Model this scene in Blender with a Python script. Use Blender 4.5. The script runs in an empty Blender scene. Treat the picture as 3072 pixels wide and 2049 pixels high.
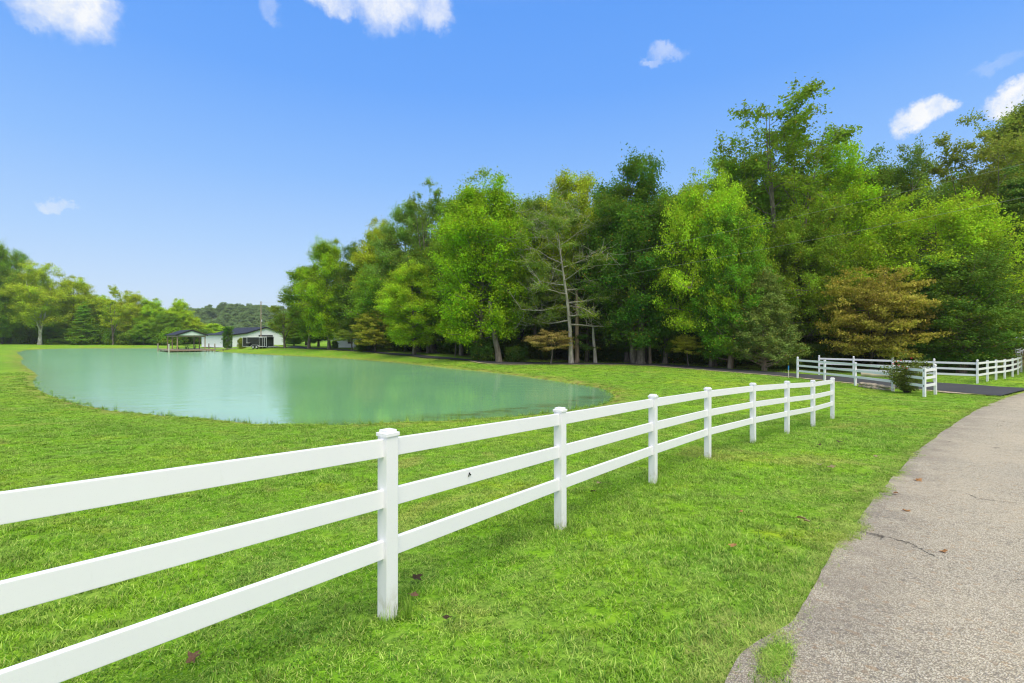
import bpy, bmesh, math, random
import numpy as np
from mathutils import Vector, Matrix, noise as mnoise

# ------------------------------------------------------------------ camera, sky, sun, exposure
FP, CX, HY, HC = 1450.4, 1536.0, 1012.7, 2.0      # focal length / horizon in photo pixels, eye height
sc = bpy.context.scene
C = sc.collection
cam = bpy.data.cameras.new('camera'); cam_o = bpy.data.objects.new('camera', cam); C.objects.link(cam_o)
cam.sensor_width = 36.0; cam.lens = FP / 3072 * 36.0
cam.shift_y = (HY - 1024.5) / 3072
cam.clip_start = 0.05; cam.clip_end = 4000
cam_o.location = (0, 0, HC); cam_o.rotation_euler = (math.pi / 2, 0, 0)
sc.camera = cam_o

SUN_EL, SUN_AZ = math.radians(62), math.radians(155)   # azimuth from +Y, clockwise
world = bpy.data.worlds.new('World'); sc.world = world; world.use_nodes = True
SKY_STRENGTH = 0.15
SUN_STRENGTH, SUN_COLOR, SUN_ANGLE = 3.9, (1.0, 0.90, 0.70), math.radians(42)

def build_world():
    nt = world.node_tree; N = nt.nodes; L = nt.links
    for n in list(N): N.remove(n)
    out = N.new('ShaderNodeOutputWorld'); bg = N.new('ShaderNodeBackground'); bg.inputs[1].default_value = SKY_STRENGTH
    L.new(bg.outputs[0], out.inputs[0])
    sky = N.new('ShaderNodeTexSky'); sky.sky_type = 'NISHITA'; sky.sun_disc = False
    sky.sun_elevation = SUN_EL; sky.sun_rotation = SUN_AZ
    sky.altitude = 0; sky.air_density = 1.0; sky.dust_density = 0.2; sky.ozone_density = 5
    tc = N.new('ShaderNodeTexCoord')
    nrm = N.new('ShaderNodeVectorMath'); nrm.operation = 'NORMALIZE'; L.new(tc.outputs['Generated'], nrm.inputs[0])
    D = nrm.outputs[0]
    sep = N.new('ShaderNodeSeparateXYZ'); L.new(D, sep.inputs[0])
    # even out the sky's brightness with height (camera white balance of a vivid blue day)
    ramp = N.new('ShaderNodeValToRGB'); cr = ramp.color_ramp
    pts = [(0.0, (.70, .83, .98)), (.05, (.66, .80, .98)), (.17, (.46, .69, 1.03)), (.30, (.29, .56, 1.06)),
           (.45, (.16, .43, 1.06)), (.60, (.115, .37, 1.02)), (1.0, (.09, .31, .92))]
    while len(cr.elements) < len(pts): cr.elements.new(.5)
    for e, (p, c) in zip(cr.elements, pts): e.position = p; e.color = (*c, 1)
    L.new(sep.outputs['Z'], ramp.inputs[0])
    gain = N.new('ShaderNodeVectorMath'); gain.operation = 'SCALE'; gain.inputs['Scale'].default_value = 1 / SKY_STRENGTH
    L.new(ramp.outputs[0], gain.inputs[0])
    mix = N.new('ShaderNodeMix'); mix.data_type = 'RGBA'; mix.inputs[0].default_value = .86
    L.new(sky.outputs[0], mix.inputs[6]); L.new(gain.outputs[0], mix.inputs[7])
    # clouds
    def math_(op, a, b=None, clamp=False):
        m = N.new('ShaderNodeMath'); m.operation = op; m.use_clamp = clamp
        for i, v in enumerate((a, b)):
            if v is None: continue
            if isinstance(v, (int, float)): m.inputs[i].default_value = v
            else: L.new(v, m.inputs[i])
        return m.outputs[0]
    def noise(vec, scale, detail, rough=.55, dist=0.0):
        n = N.new('ShaderNodeTexNoise'); n.inputs['Scale'].default_value = scale; n.inputs['Detail'].default_value = detail
        n.inputs['Roughness'].default_value = rough; n.inputs['Distortion'].default_value = dist
        L.new(vec, n.inputs['Vector']); return n
    nz = noise(D, 10, 8, .66)
    sub = N.new('ShaderNodeVectorMath'); sub.operation = 'SUBTRACT'; L.new(nz.outputs['Color'], sub.inputs[0]); sub.inputs[1].default_value = (.5, .5, .5)
    scl = N.new('ShaderNodeVectorMath'); scl.operation = 'SCALE'; scl.inputs['Scale'].default_value = .10; L.new(sub.outputs[0], scl.inputs[0])
    add = N.new('ShaderNodeVectorMath'); add.operation = 'ADD'; L.new(D, add.inputs[0]); L.new(scl.outputs[0], add.inputs[1])
    V = add.outputs[0]
    fine = noise(D, 30, 8, .66).outputs['Fac']
    total = None
    clouds = [(175, 0, 150, 125, 1.0), (95, 70, 70, 30, .40), (1010, -20, 85, 60, .75), (1170, -30, 150, 95, .80), (1310, 15, 70, 60, .65),
              (2012, 148, 50, 22, .34), (1972, 180, 34, 14, .30), (2735, 352, 62, 42, 1.05), (2775, 335, 58, 44, 1.05), (2815, 322, 44, 40, 1.0), (3010, 288, 62, 46, 1.0), (3060, 262, 40, 34, .8), (180, 604, 46, 20, .50),
              (225, 612, 40, 9, .3), (800, 25, 40, 28, .22), (2985, 180, 60, 22, .15), (300, 20, 60, 60, .5)]
    for px, py, hw, hh, op in clouds:
        v = Vector(((px - CX) / FP, 1, (HY - py) / FP)); n = v.length; v /= n
        s1 = N.new('ShaderNodeVectorMath'); s1.operation = 'SUBTRACT'; L.new(V, s1.inputs[0]); s1.inputs[1].default_value = v
        s2 = N.new('ShaderNodeVectorMath'); s2.operation = 'MULTIPLY'; L.new(s1.outputs[0], s2.inputs[0])
        wx, wz = hw / FP / n, hh / FP / n
        s2.inputs[1].default_value = (1 / wx, 1 / max(wx, wz), 1 / wz)
        ln = N.new('ShaderNodeVectorMath'); ln.operation = 'LENGTH'; L.new(s2.outputs[0], ln.inputs[0])
        r = N.new('ShaderNodeMapRange'); r.interpolation_type = 'SMOOTHSTEP'
        r.inputs['From Min'].default_value = 1.12; r.inputs['From Max'].default_value = .50
        r.inputs['To Min'].default_value = 0; r.inputs['To Max'].default_value = op
        L.new(ln.outputs['Value'], r.inputs['Value'])
        total = r.outputs[0] if total is None else math_('MAXIMUM', total, r.outputs[0])
    det = N.new('ShaderNodeMapRange'); det.inputs['From Min'].default_value = .34; det.inputs['From Max'].default_value = .62
    det.inputs['To Min'].default_value = .55; det.inputs['To Max'].default_value = 1.1; L.new(fine, det.inputs['Value'])
    seen = math_('MULTIPLY', total, det.outputs[0])
    # the same broken cloud goes on overhead
    zz = math_('ADD', math_('MAXIMUM', sep.outputs['Z'], 0.0), .12)
    dv = N.new('ShaderNodeVectorMath'); dv.operation = 'DIVIDE'; L.new(D, dv.inputs[0])
    cb = N.new('ShaderNodeCombineXYZ'); [L.new(zz, cb.inputs[i]) for i in range(3)]; L.new(cb.outputs[0], dv.inputs[1])
    cov = N.new('ShaderNodeMapRange'); cov.interpolation_type = 'SMOOTHSTEP'; cov.inputs['From Min'].default_value = .38; cov.inputs['From Max'].default_value = .56
    L.new(noise(dv.outputs[0], 2.1, 6, .6).outputs['Fac'], cov.inputs['Value'])
    high = N.new('ShaderNodeMapRange'); high.interpolation_type = 'SMOOTHSTEP'; high.inputs['From Min'].default_value = .56; high.inputs['From Max'].default_value = .72
    L.new(sep.outputs['Z'], high.inputs['Value'])
    over = math_('MULTIPLY', cov.outputs[0], high.outputs[0])
    back = N.new('ShaderNodeMapRange'); back.interpolation_type = 'SMOOTHSTEP'; back.inputs['From Min'].default_value = .15; back.inputs['From Max'].default_value = -.25
    L.new(sep.outputs['Y'], back.inputs['Value'])
    bk = math_('MULTIPLY', cov.outputs[0], back.outputs[0])
    mask = math_('MINIMUM', math_('MAXIMUM', seen, math_('MAXIMUM', over, bk)), 1.0)
    shade = noise(D, 9, 3).outputs['Fac']
    crp = N.new('ShaderNodeValToRGB'); crp.color_ramp.elements[0].position = .35; crp.color_ramp.elements[0].color = (.86, .90, .96, 1)
    crp.color_ramp.elements[1].position = .6; crp.color_ramp.elements[1].color = (1.0, 1.0, 1.0, 1); L.new(shade, crp.inputs[0])
    cg = N.new('ShaderNodeVectorMath'); cg.operation = 'SCALE'; cg.inputs['Scale'].default_value = 1.02 / SKY_STRENGTH; L.new(crp.outputs[0], cg.inputs[0])
    mx = N.new('ShaderNodeMix'); mx.data_type = 'RGBA'; L.new(mask, mx.inputs[0]); L.new(mix.outputs[2], mx.inputs[6]); L.new(cg.outputs[0], mx.inputs[7])
    L.new(mx.outputs[2], bg.inputs[0])
build_world()
sun = bpy.data.lights.new('sun', 'SUN'); sun.energy = SUN_STRENGTH; sun.color = SUN_COLOR; sun.angle = SUN_ANGLE
sun_o = bpy.data.objects.new('sun', sun); C.objects.link(sun_o)
_d = Vector((math.sin(SUN_AZ) * math.cos(SUN_EL), math.cos(SUN_AZ) * math.cos(SUN_EL), math.sin(SUN_EL)))
sun_o.rotation_euler = _d.to_track_quat('Z', 'Y').to_euler(); sun_o.location = _d * 60
sc.view_settings.view_transform = 'Standard'; sc.view_settings.look = 'None'
sc.view_settings.exposure = 0.0; sc.view_settings.gamma = 1.0; sc.view_settings.use_curve_mapping = False
sc.render.engine = 'CYCLES'
cy = sc.cycles
cy.use_denoising = True; cy.filter_width = 1.2
try: cy.denoiser = 'OPENIMAGEDENOISE'
except Exception: pass
cy.max_bounces = 7; cy.diffuse_bounces = 3; cy.glossy_bounces = 3; cy.transmission_bounces = 4; cy.transparent_max_bounces = 6
cy.caustics_reflective = False; cy.caustics_refractive = False
cy.use_adaptive_sampling = True; cy.adaptive_threshold = 0.015

# ------------------------------------------------------------------ helpers
rnd = random.Random(7)
def P(px, py, d): return Vector(((px - CX) / FP * d, d, HC - (py - HY) / FP * d))
def X(px, d): return (px - CX) / FP * d
def tag(o, label=None, cat=None, group=None, kind=None):
    if label: o['label'] = label
    if cat: o['category'] = cat
    if group: o['group'] = group
    if kind: o['kind'] = kind
    return o
def empty(name, loc=(0, 0, 0), rz=0.0):
    o = bpy.data.objects.new(name, None); C.objects.link(o); o.location = loc; o.rotation_euler = (0, 0, rz)
    o.empty_display_size = .2; return o
def link(name, me, m=None, parent=None, loc=None):
    o = bpy.data.objects.new(name, me); C.objects.link(o)
    if m is not None and not me.materials: me.materials.append(m)
    if parent is not None: o.parent = parent
    if loc is not None: o.location = loc
    return o
def np_mesh(name, V, F, smooth=False):
    """V (n,3); F (m,k) one polygon size."""
    V = np.asarray(V, dtype=np.float32); F = np.asarray(F, dtype=np.int32)
    me = bpy.data.meshes.new(name); k = F.shape[1]
    me.vertices.add(len(V)); me.vertices.foreach_set('co', V.ravel())
    me.loops.add(F.size); me.loops.foreach_set('vertex_index', F.ravel())
    me.polygons.add(len(F)); me.polygons.foreach_set('loop_start', np.arange(0, F.size, k, dtype=np.int32))
    if smooth: me.polygons.foreach_set('use_smooth', np.ones(len(F), dtype=bool))
    me.update(calc_edges=True); return me
class MB:
    """collects shapes, builds one mesh object"""
    def __init__(s): s.bm = bmesh.new()
    def box(s, c, size, rz=0.0, bevel=0.0, rot=None):
        M = Matrix.Translation(c) @ (rot.to_4x4() if rot is not None else Matrix.Rotation(rz, 4, 'Z')) @ Matrix.Diagonal((*size, 1))
        r = bmesh.ops.create_cube(s.bm, size=1.0, matrix=M)
        if bevel:
            es = list({e for v in r['verts'] for e in v.link_edges})
            bmesh.ops.bevel(s.bm, geom=es, offset=bevel, segments=2, profile=.7, affect='EDGES')
        return s
    def beam(s, a, b, w, h, bevel=0.0):
        a, b = Vector(a), Vector(b); d = b - a; L = d.length
        x = d.normalized(); y = Vector((0, 0, 1)).cross(x)
        y = y.normalized() if y.length > 1e-4 else Vector((0, 1, 0)); z = x.cross(y)
        R = Matrix((x, y, z)).transposed()
        return s.box((a + b) / 2, (L, w, h), rot=R, bevel=bevel)
    def cyl(s, a, b, r1, r2=None, n=10):
        a, b = Vector(a), Vector(b); d = b - a
        q = d.to_track_quat('Z', 'Y').to_matrix().to_4x4()
        bmesh.ops.create_cone(s.bm, cap_ends=True, segments=n, radius1=r1, radius2=r1 if r2 is None else r2, depth=d.length, matrix=Matrix.Translation((a + b) / 2) @ q)
        return s
    def ball(s, c, r, sx=1, sy=1, sz=1, n=10):
        bmesh.ops.create_uvsphere(s.bm, u_segments=n + 4, v_segments=n, radius=r, matrix=Matrix.Translation(c) @ Matrix.Diagonal((sx, sy, sz, 1))); return s
    def poly(s, pts):
        s.bm.faces.new([s.bm.verts.new(p) for p in pts]); return s
    def prism(s, pts, ext):
        ext = Vector(ext); a = [s.bm.verts.new(p) for p in pts]; b = [s.bm.verts.new(Vector(p) + ext) for p in pts]; n = len(a)
        s.bm.faces.new(a); s.bm.faces.new(b[::-1])
        for i in range(n): s.bm.faces.new((a[i], b[i], b[(i + 1) % n], a[(i + 1) % n]))
        bmesh.ops.recalc_face_normals(s.bm, faces=s.bm.faces[:]); return s
    def lathe(s, prof, c=(0, 0, 0), n=14):
        rings = []
        for r, z in prof: rings.append([s.bm.verts.new((c[0] + r * math.cos(2 * math.pi * i / n), c[1] + r * math.sin(2 * math.pi * i / n), c[2] + z)) for i in range(n)])
        for A, B in zip(rings, rings[1:]):
            for i in range(n): s.bm.faces.new((A[i], A[(i + 1) % n], B[(i + 1) % n], B[i]))
        s.bm.faces.new(rings[0][::-1]); s.bm.faces.new(rings[-1]); return s
    def mesh(s, name, smooth=False):
        me = bpy.data.meshes.new(name); s.bm.to_mesh(me); s.bm.free()
        if smooth:
            for p in me.polygons: p.use_smooth = True
        return me
    def build(s, name, m, parent=None, loc=None, smooth=False): return link(name, s.mesh(name, smooth), m, parent, loc)

# ------------------------------------------------------------------ materials
def new_mat(name):
    m = bpy.data.materials.new(name); m.use_nodes = True; nt = m.node_tree
    for n in list(nt.nodes): nt.nodes.remove(n)
    out = nt.nodes.new('ShaderNodeOutputMaterial'); return m, nt, out
class NG:
    def __init__(s, nt): s.nt = nt; s.N = nt.nodes; s.L = nt.links
    def n(s, t, **kw):
        nd = s.N.new(t)
        for k, v in kw.items(): setattr(nd, k, v)
        return nd
    def pos(s, kind='Object'):
        return s.n('ShaderNodeNewGeometry').outputs['Position'] if kind == 'World' else s.n('ShaderNodeTexCoord').outputs[kind]
    def noise(s, vec, scale, detail=4, rough=.55, dist=0):
        nd = s.n('ShaderNodeTexNoise'); nd.inputs['Scale'].default_value = scale; nd.inputs['Detail'].default_value = detail
        nd.inputs['Roughness'].default_value = rough; nd.inputs['Distortion'].default_value = dist
        s.L.new(vec, nd.inputs['Vector']); return nd.outputs['Fac']
    def scale(s, vec, sx, sy, sz):
        nd = s.n('ShaderNodeVectorMath', operation='MULTIPLY'); s.L.new(vec, nd.inputs[0]); nd.inputs[1].default_value = (sx, sy, sz); return nd.outputs[0]
    def rng(s, v, a, b, c=0., d=1., smooth=True):
        nd = s.n('ShaderNodeMapRange')
        if smooth: nd.interpolation_type = 'SMOOTHSTEP'
        for k, x in zip(('From Min', 'From Max', 'To Min', 'To Max'), (a, b, c, d)): nd.inputs[k].default_value = x
        s.L.new(v, nd.inputs['Value']); return nd.outputs[0]
    def math(s, op, a, b=None):
        nd = s.n('ShaderNodeMath', operation=op)
        for i, v in enumerate((a, b)):
            if v is None: continue
            if isinstance(v, (int, float)): nd.inputs[i].default_value = v
            else: s.L.new(v, nd.inputs[i])
        return nd.outputs[0]
    def mix(s, f, a, b, mode='MIX'):
        nd = s.n('ShaderNodeMix', data_type='RGBA', blend_type=mode)
        for i, v in ((0, f), (6, a), (7, b)):
            if isinstance(v, (int, float)): nd.inputs[i].default_value = v
            elif isinstance(v, tuple): nd.inputs[i].default_value = (*v[:3], 1)
            else: s.L.new(v, nd.inputs[i])
        return nd.outputs[2]
    def ramp(s, v, pts):
        nd = s.n('ShaderNodeValToRGB'); e = nd.color_ramp.elements
        while len(e) < len(pts): e.new(.5)
        for el, (p, c) in zip(e, pts): el.position = p; el.color = (*c, 1)
        s.L.new(v, nd.inputs[0]); return nd.outputs[0]
    def bump(s, h, strength, dist):
        nd = s.n('ShaderNodeBump'); nd.inputs['Strength'].default_value = strength; nd.inputs['Distance'].default_value = dist
        s.L.new(h, nd.inputs['Height']); return nd.outputs[0]
    def attr(s, name): return s.n('ShaderNodeAttribute', attribute_name=name).outputs['Fac']
    def principled(s, out, col, rough=.6, normal=None, spec=None, metal=0.):
        nd = s.n('ShaderNodeBsdfPrincipled')
        if isinstance(col, tuple): nd.inputs['Base Color'].default_value = (*col[:3], 1)
        else: s.L.new(col, nd.inputs['Base Color'])
        if isinstance(rough, (int, float)): nd.inputs['Roughness'].default_value = rough
        else: s.L.new(rough, nd.inputs['Roughness'])
        nd.inputs['Metallic'].default_value = metal
        if spec is not None: nd.inputs['Specular IOR Level'].default_value = spec
        if normal is not None: s.L.new(normal, nd.inputs['Normal'])
        s.L.new(nd.outputs[0], out.inputs[0]); return nd
def simple(name, col, rough=.6, var=.12, scale=3., bump=0., bscale=20., metal=0., spec=None, stretch=(1, 1, 1)):
    m, nt, out = new_mat(name); g = NG(nt); p = g.scale(g.pos(), *stretch)
    f = g.noise(p, scale, 5, .6)
    c = g.mix(f, tuple(x * (1 - var) for x in col), tuple(min(1, x * (1 + var)) for x in col))
    nrm = g.bump(g.noise(p, bscale, 4), bump, .01) if bump else None
    g.principled(out, c, rough, nrm, spec, metal); return m

def lawn_colour(g, p):
    """shared by the ground sheet and the blades: patchy mown grass"""
    big = g.noise(p, .11, 4, .55, .4); mid = g.noise(p, .75, 5, .6, .5); small = g.noise(p, 4.2, 4, .6)
    c = g.ramp(big, [(.30, (.155, .36, .014)), (.45, (.205, .43, .018)), (.58, (.275, .48, .020)), (.72, (.36, .50, .026))])
    c = g.mix(g.rng(mid, .50, .68, 0, .60), c, (.11, .29, .016))
    c = g.mix(g.rng(mid, .44, .28, 0, .45), c, (.44, .48, .024))
    c = g.mix(g.rng(small, .56, .74, 0, .45), c, (.085, .24, .02))
    dry = g.noise(p, .33, 5, .62, 1.0)
    c = g.mix(g.rng(dry, .55, .68, 0, .60), c, (.50, .43, .13))
    c = g.mix(g.rng(g.noise(p, 1.9, 5, .65), .40, .66, .04, .34), c, (.30, .33, .13))
    return c
def m_ground():
    m, nt, out = new_mat('lawn_ground'); g = NG(nt); p = g.pos('World')
    c = lawn_colour(g, p)
    fine = g.noise(g.scale(p, 1, 1, 1), 17, 5, .7)
    c = g.mix(g.rng(fine, .35, .70, .0, .75), c, (.05, .14, .010))
    # worn ring along the shore, litter under the wood, bare strip beside the road
    n1 = g.noise(p, 1.3, 5, .65)
    sh = g.math('MULTIPLY', g.attr('shore'), g.rng(n1, .30, .62, .25, 1.1))
    c = g.mix(g.math('MINIMUM', sh, 1.0), c, g.ramp(g.noise(p, 3.1, 4), [(.35, (.13, .105, .035)), (.5, (.25, .24, .07)), (.7, (.30, .33, .07))]))
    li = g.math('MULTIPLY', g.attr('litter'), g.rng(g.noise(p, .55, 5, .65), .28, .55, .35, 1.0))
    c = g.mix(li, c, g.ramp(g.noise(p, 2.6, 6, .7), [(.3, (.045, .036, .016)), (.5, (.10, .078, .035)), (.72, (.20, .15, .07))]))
    ed = g.math('MULTIPLY', g.attr('verge'), g.rng(g.noise(p, 2.4, 5, .7), .40, .62, .0, 1.0))
    c = g.mix(ed, c, (.34, .30, .12))
    h = g.math('ADD', g.math('MULTIPLY', fine, .6), g.noise(p, 3.0, 4))
    g.principled(out, c, .95, g.bump(h, .7, .06), .05); return m
def m_blade():
    m, nt, out = new_mat('grass_blade'); g = NG(nt); p = g.pos('World')
    c = lawn_colour(g, p)
    r = g.n('ShaderNodeObjectInfo').outputs['Random']
    c = g.mix(g.rng(r, 0, 1, 0, .30, False), c, (.38, .52, .06))
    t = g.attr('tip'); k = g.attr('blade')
    c = g.mix(g.math('MULTIPLY', g.rng(k, .80, 1, 0, .8), 1.0), c, (.52, .43, .17))
    c = g.mix(g.rng(k, .0, .40, .75, 0.), c, (.045, .17, .02)); c = g.mix(g.rng(k, .55, .80, 0., .40), c, (.50, .64, .18))
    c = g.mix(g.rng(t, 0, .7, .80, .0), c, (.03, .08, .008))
    sh_ = g.rng(g.math('FRACT', g.math('MULTIPLY', r, 7.31)), 0, 1, .76, 1.6, False); cb_ = g.n('ShaderNodeCombineColor'); [g.L.new(sh_, cb_.inputs[q]) for q in range(3)]
    c = g.mix(1.0, c, cb_.outputs[0], 'MULTIPLY')
    d = g.n('ShaderNodeBsdfDiffuse'); tr = g.n('ShaderNodeBsdfTranslucent'); g.L.new(c, d.inputs[0]); g.L.new(c, tr.inputs[0])
    mx = g.n('ShaderNodeMixShader'); mx.inputs[0].default_value = .36; g.L.new(d.outputs[0], mx.inputs[1]); g.L.new(tr.outputs[0], mx.inputs[2])
    gl = g.n('ShaderNodeBsdfGlossy'); gl.inputs['Roughness'].default_value = .38; m2 = g.n('ShaderNodeMixShader'); m2.inputs[0].default_value = .012; g.L.new(mx.outputs[0], m2.inputs[1]); g.L.new(gl.outputs[0], m2.inputs[2])
    g.L.new(m2.outputs[0], out.inputs[0]); return m
def m_leaf(name='leaf', trans=.36):
    m, nt, out = new_mat(name); g = NG(nt)
    oi = g.n('ShaderNodeObjectInfo'); k = g.attr('var')
    c = oi.outputs['Color']
    hs = g.n('ShaderNodeHueSaturation'); g.L.new(c, hs.inputs['Color'])
    g.L.new(g.rng(k, 0, 1, .475, .525, False), hs.inputs['Hue']); g.L.new(g.rng(k, 0, 1, .36, 1.72, False), hs.inputs['Value'])
    c = hs.outputs[0]
    n = g.noise(g.pos(), .35, 4, .6)
    c = g.mix(g.rng(n, .38, .64, 0, .40), c, g.mix(.55, c, (.36, .42, .03)))
    odd = g.math('MULTIPLY', g.rng(k, .955, .97, 0, 1), .8)
    c = g.mix(odd, c, (.50, .28, .04))
    d = g.n('ShaderNodeBsdfDiffuse'); tr = g.n('ShaderNodeBsdfTranslucent'); gl = g.n('ShaderNodeBsdfGlossy'); gl.inputs['Roughness'].default_value = .42
    g.L.new(c, d.inputs[0]); g.L.new(g.mix(.5, c, (.30, .50, .02)), tr.inputs[0]); gl.inputs[0].default_value = (.8, .85, .9, 1)
    mx = g.n('ShaderNodeMixShader'); mx.inputs[0].default_value = trans; g.L.new(d.outputs[0], mx.inputs[1]); g.L.new(tr.outputs[0], mx.inputs[2])
    m2 = g.n('ShaderNodeMixShader'); m2.inputs[0].default_value = .004; g.L.new(mx.outputs[0], m2.inputs[1]); g.L.new(gl.outputs[0], m2.inputs[2])
    g.L.new(m2.outputs[0], out.inputs[0]); return m
def m_bark(name, a, b, scale=(9, 9, 1.6)):
    m, nt, out = new_mat(name); g = NG(nt); p = g.scale(g.pos(), *scale)
    f = g.noise(p, 1.0, 6, .65, .3); big = g.noise(g.pos(), .8, 3)
    c = g.mix(g.rng(f, .35, .65), a, b); c = g.mix(g.rng(big, .5, .7, 0, .35), c, tuple(x * .6 for x in a))
    g.principled(out, c, .9, g.bump(f, .8, .03), .2); return m
def m_road():
    m, nt, out = new_mat('weathered_asphalt'); g = NG(nt); p = g.pos('World')
    vo = g.n('ShaderNodeTexVoronoi'); vo.inputs['Scale'].default_value = 112; vo.inputs['Randomness'].default_value = 1; g.L.new(p, vo.inputs['Vector'])
    v2 = g.n('ShaderNodeTexVoronoi'); v2.inputs['Scale'].default_value = 33; g.L.new(p, v2.inputs['Vector'])
    sepc = g.n('ShaderNodeSeparateColor'); g.L.new(vo.outputs['Color'], sepc.inputs[0])
    st = g.ramp(sepc.outputs[0], [(.0, (.26, .22, .165)), (.15, (.53, .475, .365)), (.6, (.72, .655, .51)), (.85, (.79, .73, .60)), (1, (.88, .84, .74))])
    gap = g.rng(vo.outputs['Distance'], .35, .62)
    c = g.mix(g.math('MULTIPLY', gap, .78), st, (.17, .145, .11))
    se2 = g.n('ShaderNodeSeparateColor'); g.L.new(v2.outputs['Color'], se2.inputs[0])
    c = g.mix(g.rng(se2.outputs[1], .92, .97, 0, .45), c, (.42, .27, .14))
    c = g.mix(g.rng(se2.outputs[2], .88, .96, 0, .45), c, (.14, .13, .12))
    big = g.noise(p, .6, 5, .6); c = g.mix(g.rng(big, .35, .7, 0, .30), c, (.66, .57, .42))
    c = g.mix(g.rng(g.noise(p, .22, 4, .5), .48, .66, 0, .22), c, (.40, .37, .32)); c = g.mix(g.rng(g.noise(p, 2.7, 6, .7), .58, .74, 0, .30), c, (.30, .27, .22))
    # worn dark margin and hairline cracks
    ed = g.math('MULTIPLY', g.attr('edge'), g.rng(g.noise(p, 1.5, 5, .7), .33, .62, .05, 1.0))
    c = g.mix(g.math('MULTIPLY', ed, .48), c, (.15, .13, .12))
    cp = g.n('ShaderNodeVectorMath', operation='ADD'); g.L.new(p, cp.inputs[0])
    cn = g.n('ShaderNodeTexNoise'); cn.inputs['Scale'].default_value = 1.9; cn.inputs['Detail'].default_value = 9; cn.inputs['Roughness'].default_value = .68; g.L.new(p, cn.inputs['Vector'])
    cs = g.n('ShaderNodeVectorMath', operation='SCALE'); cs.inputs['Scale'].default_value = 1.1; g.L.new(cn.outputs['Color'], cs.inputs[0]); g.L.new(cs.outputs[0], cp.inputs[1])
    vc = g.n('ShaderNodeTexVoronoi', feature='DISTANCE_TO_EDGE'); vc.inputs['Scale'].default_value = .42; g.L.new(cp.outputs[0], vc.inputs['Vector'])
    crack = g.math('MULTIPLY', g.rng(vc.outputs['Distance'], .0075, .001), g.rng(g.noise(p, .9, 3), .56, .64))
    c = g.mix(g.math('MULTIPLY', crack, .8), c, (.06, .055, .05))
    h = g.math('SUBTRACT', g.math('SUBTRACT', 1.0, vo.outputs['Distance']), g.math('MULTIPLY', crack, 2.0))
    g.principled(out, c, .85, g.bump(h, .9, .012), .25); return m
def m_drive():
    m, nt, out = new_mat('fresh_asphalt'); g = NG(nt); p = g.pos('World')
    c = g.ramp(g.noise(p, 55, 5, .7), [(.3, (.028, .029, .034)), (.55, (.052, .054, .062)), (.75, (.09, .09, .10))])
    c = g.mix(g.rng(g.noise(p, .5, 4), .4, .7, 0, .4), c, (.075, .075, .082))
    g.principled(out, c, .72, g.bump(g.noise(p, 60, 4), .5, .01), .3); return m
def m_gravel():
    m, nt, out = new_mat('pale_gravel'); g = NG(nt); p = g.pos('World')
    vo = g.n('ShaderNodeTexVoronoi'); vo.inputs['Scale'].default_value = 26; g.L.new(p, vo.inputs['Vector'])
    se = g.n('ShaderNodeSeparateColor'); g.L.new(vo.outputs['Color'], se.inputs[0])
    c = g.ramp(se.outputs[0], [(0, (.26, .19, .12)), (.4, (.45, .36, .25)), (.7, (.55, .47, .35)), (1, (.62, .56, .46))])
    c = g.mix(g.rng(g.noise(p, .9, 5), .45, .65, 0, .6), c, (.22, .25, .06))
    g.principled(out, c, .9, g.bump(vo.outputs['Distance'], .9, .03)); return m
def m_water():
    m, nt, out = new_mat('milky_green_water'); g = NG(nt); p = g.pos('World')
    far = g.n('ShaderNodeSeparateXYZ'); g.L.new(p, far.inputs[0])
    c = g.ramp(g.noise(p, .05, 3), [(.35, (.22, .53, .25)), (.65, (.27, .58, .30))])
    # a streak of brown algae in the shallow right-hand end
    al = g.math('MULTIPLY', g.attr('algae'), g.rng(g.noise(g.scale(p, .6, 1.6, 1), 1.1, 5, .7), .40, .60))
    c = g.mix(g.math('MULTIPLY', al, .75), c, (.13, .12, .04))
    c = g.mix(g.math('MULTIPLY', g.attr('shallow'), .45), c, (.16, .24, .10))
    r1 = g.noise(g.scale(p, .5, 1.1, 1), 1.3, 4, .55, .2); r2 = g.noise(g.scale(p, .7, 1.6, 1), 4.5, 3, .55)
    calm = g.math('ADD', g.rng(g.noise(p, .045, 3), .42, .60, .08, .40), g.rng(far.outputs['X'], -2, -24, 0, .25))
    h = g.math('MULTIPLY', g.math('ADD', r1, g.math('MULTIPLY', r2, .28)), calm)
    nrm = g.bump(h, .55, .10)
    d = g.n('ShaderNodeBsdfDiffuse'); g.L.new(c, d.inputs[0])
    gl = g.n('ShaderNodeBsdfGlossy'); gl.inputs[0].default_value = (1.0, .955, .86, 1); g.L.new(nrm, gl.inputs['Normal']); g.L.new(g.rng(far.outputs['X'], -1, -20, .025, .17), gl.inputs['Roughness'])
    lw = g.n('ShaderNodeLayerWeight'); lw.inputs[0].default_value = .5
    mx = g.n('ShaderNodeMixShader'); g.L.new(g.rng(lw.outputs['Facing'], .30, .93, .03, .64), mx.inputs[0]); g.L.new(d.outputs[0], mx.inputs[1]); g.L.new(gl.outputs[0], mx.inputs[2])
    g.L.new(mx.outputs[0], out.inputs[0]); return m
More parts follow.
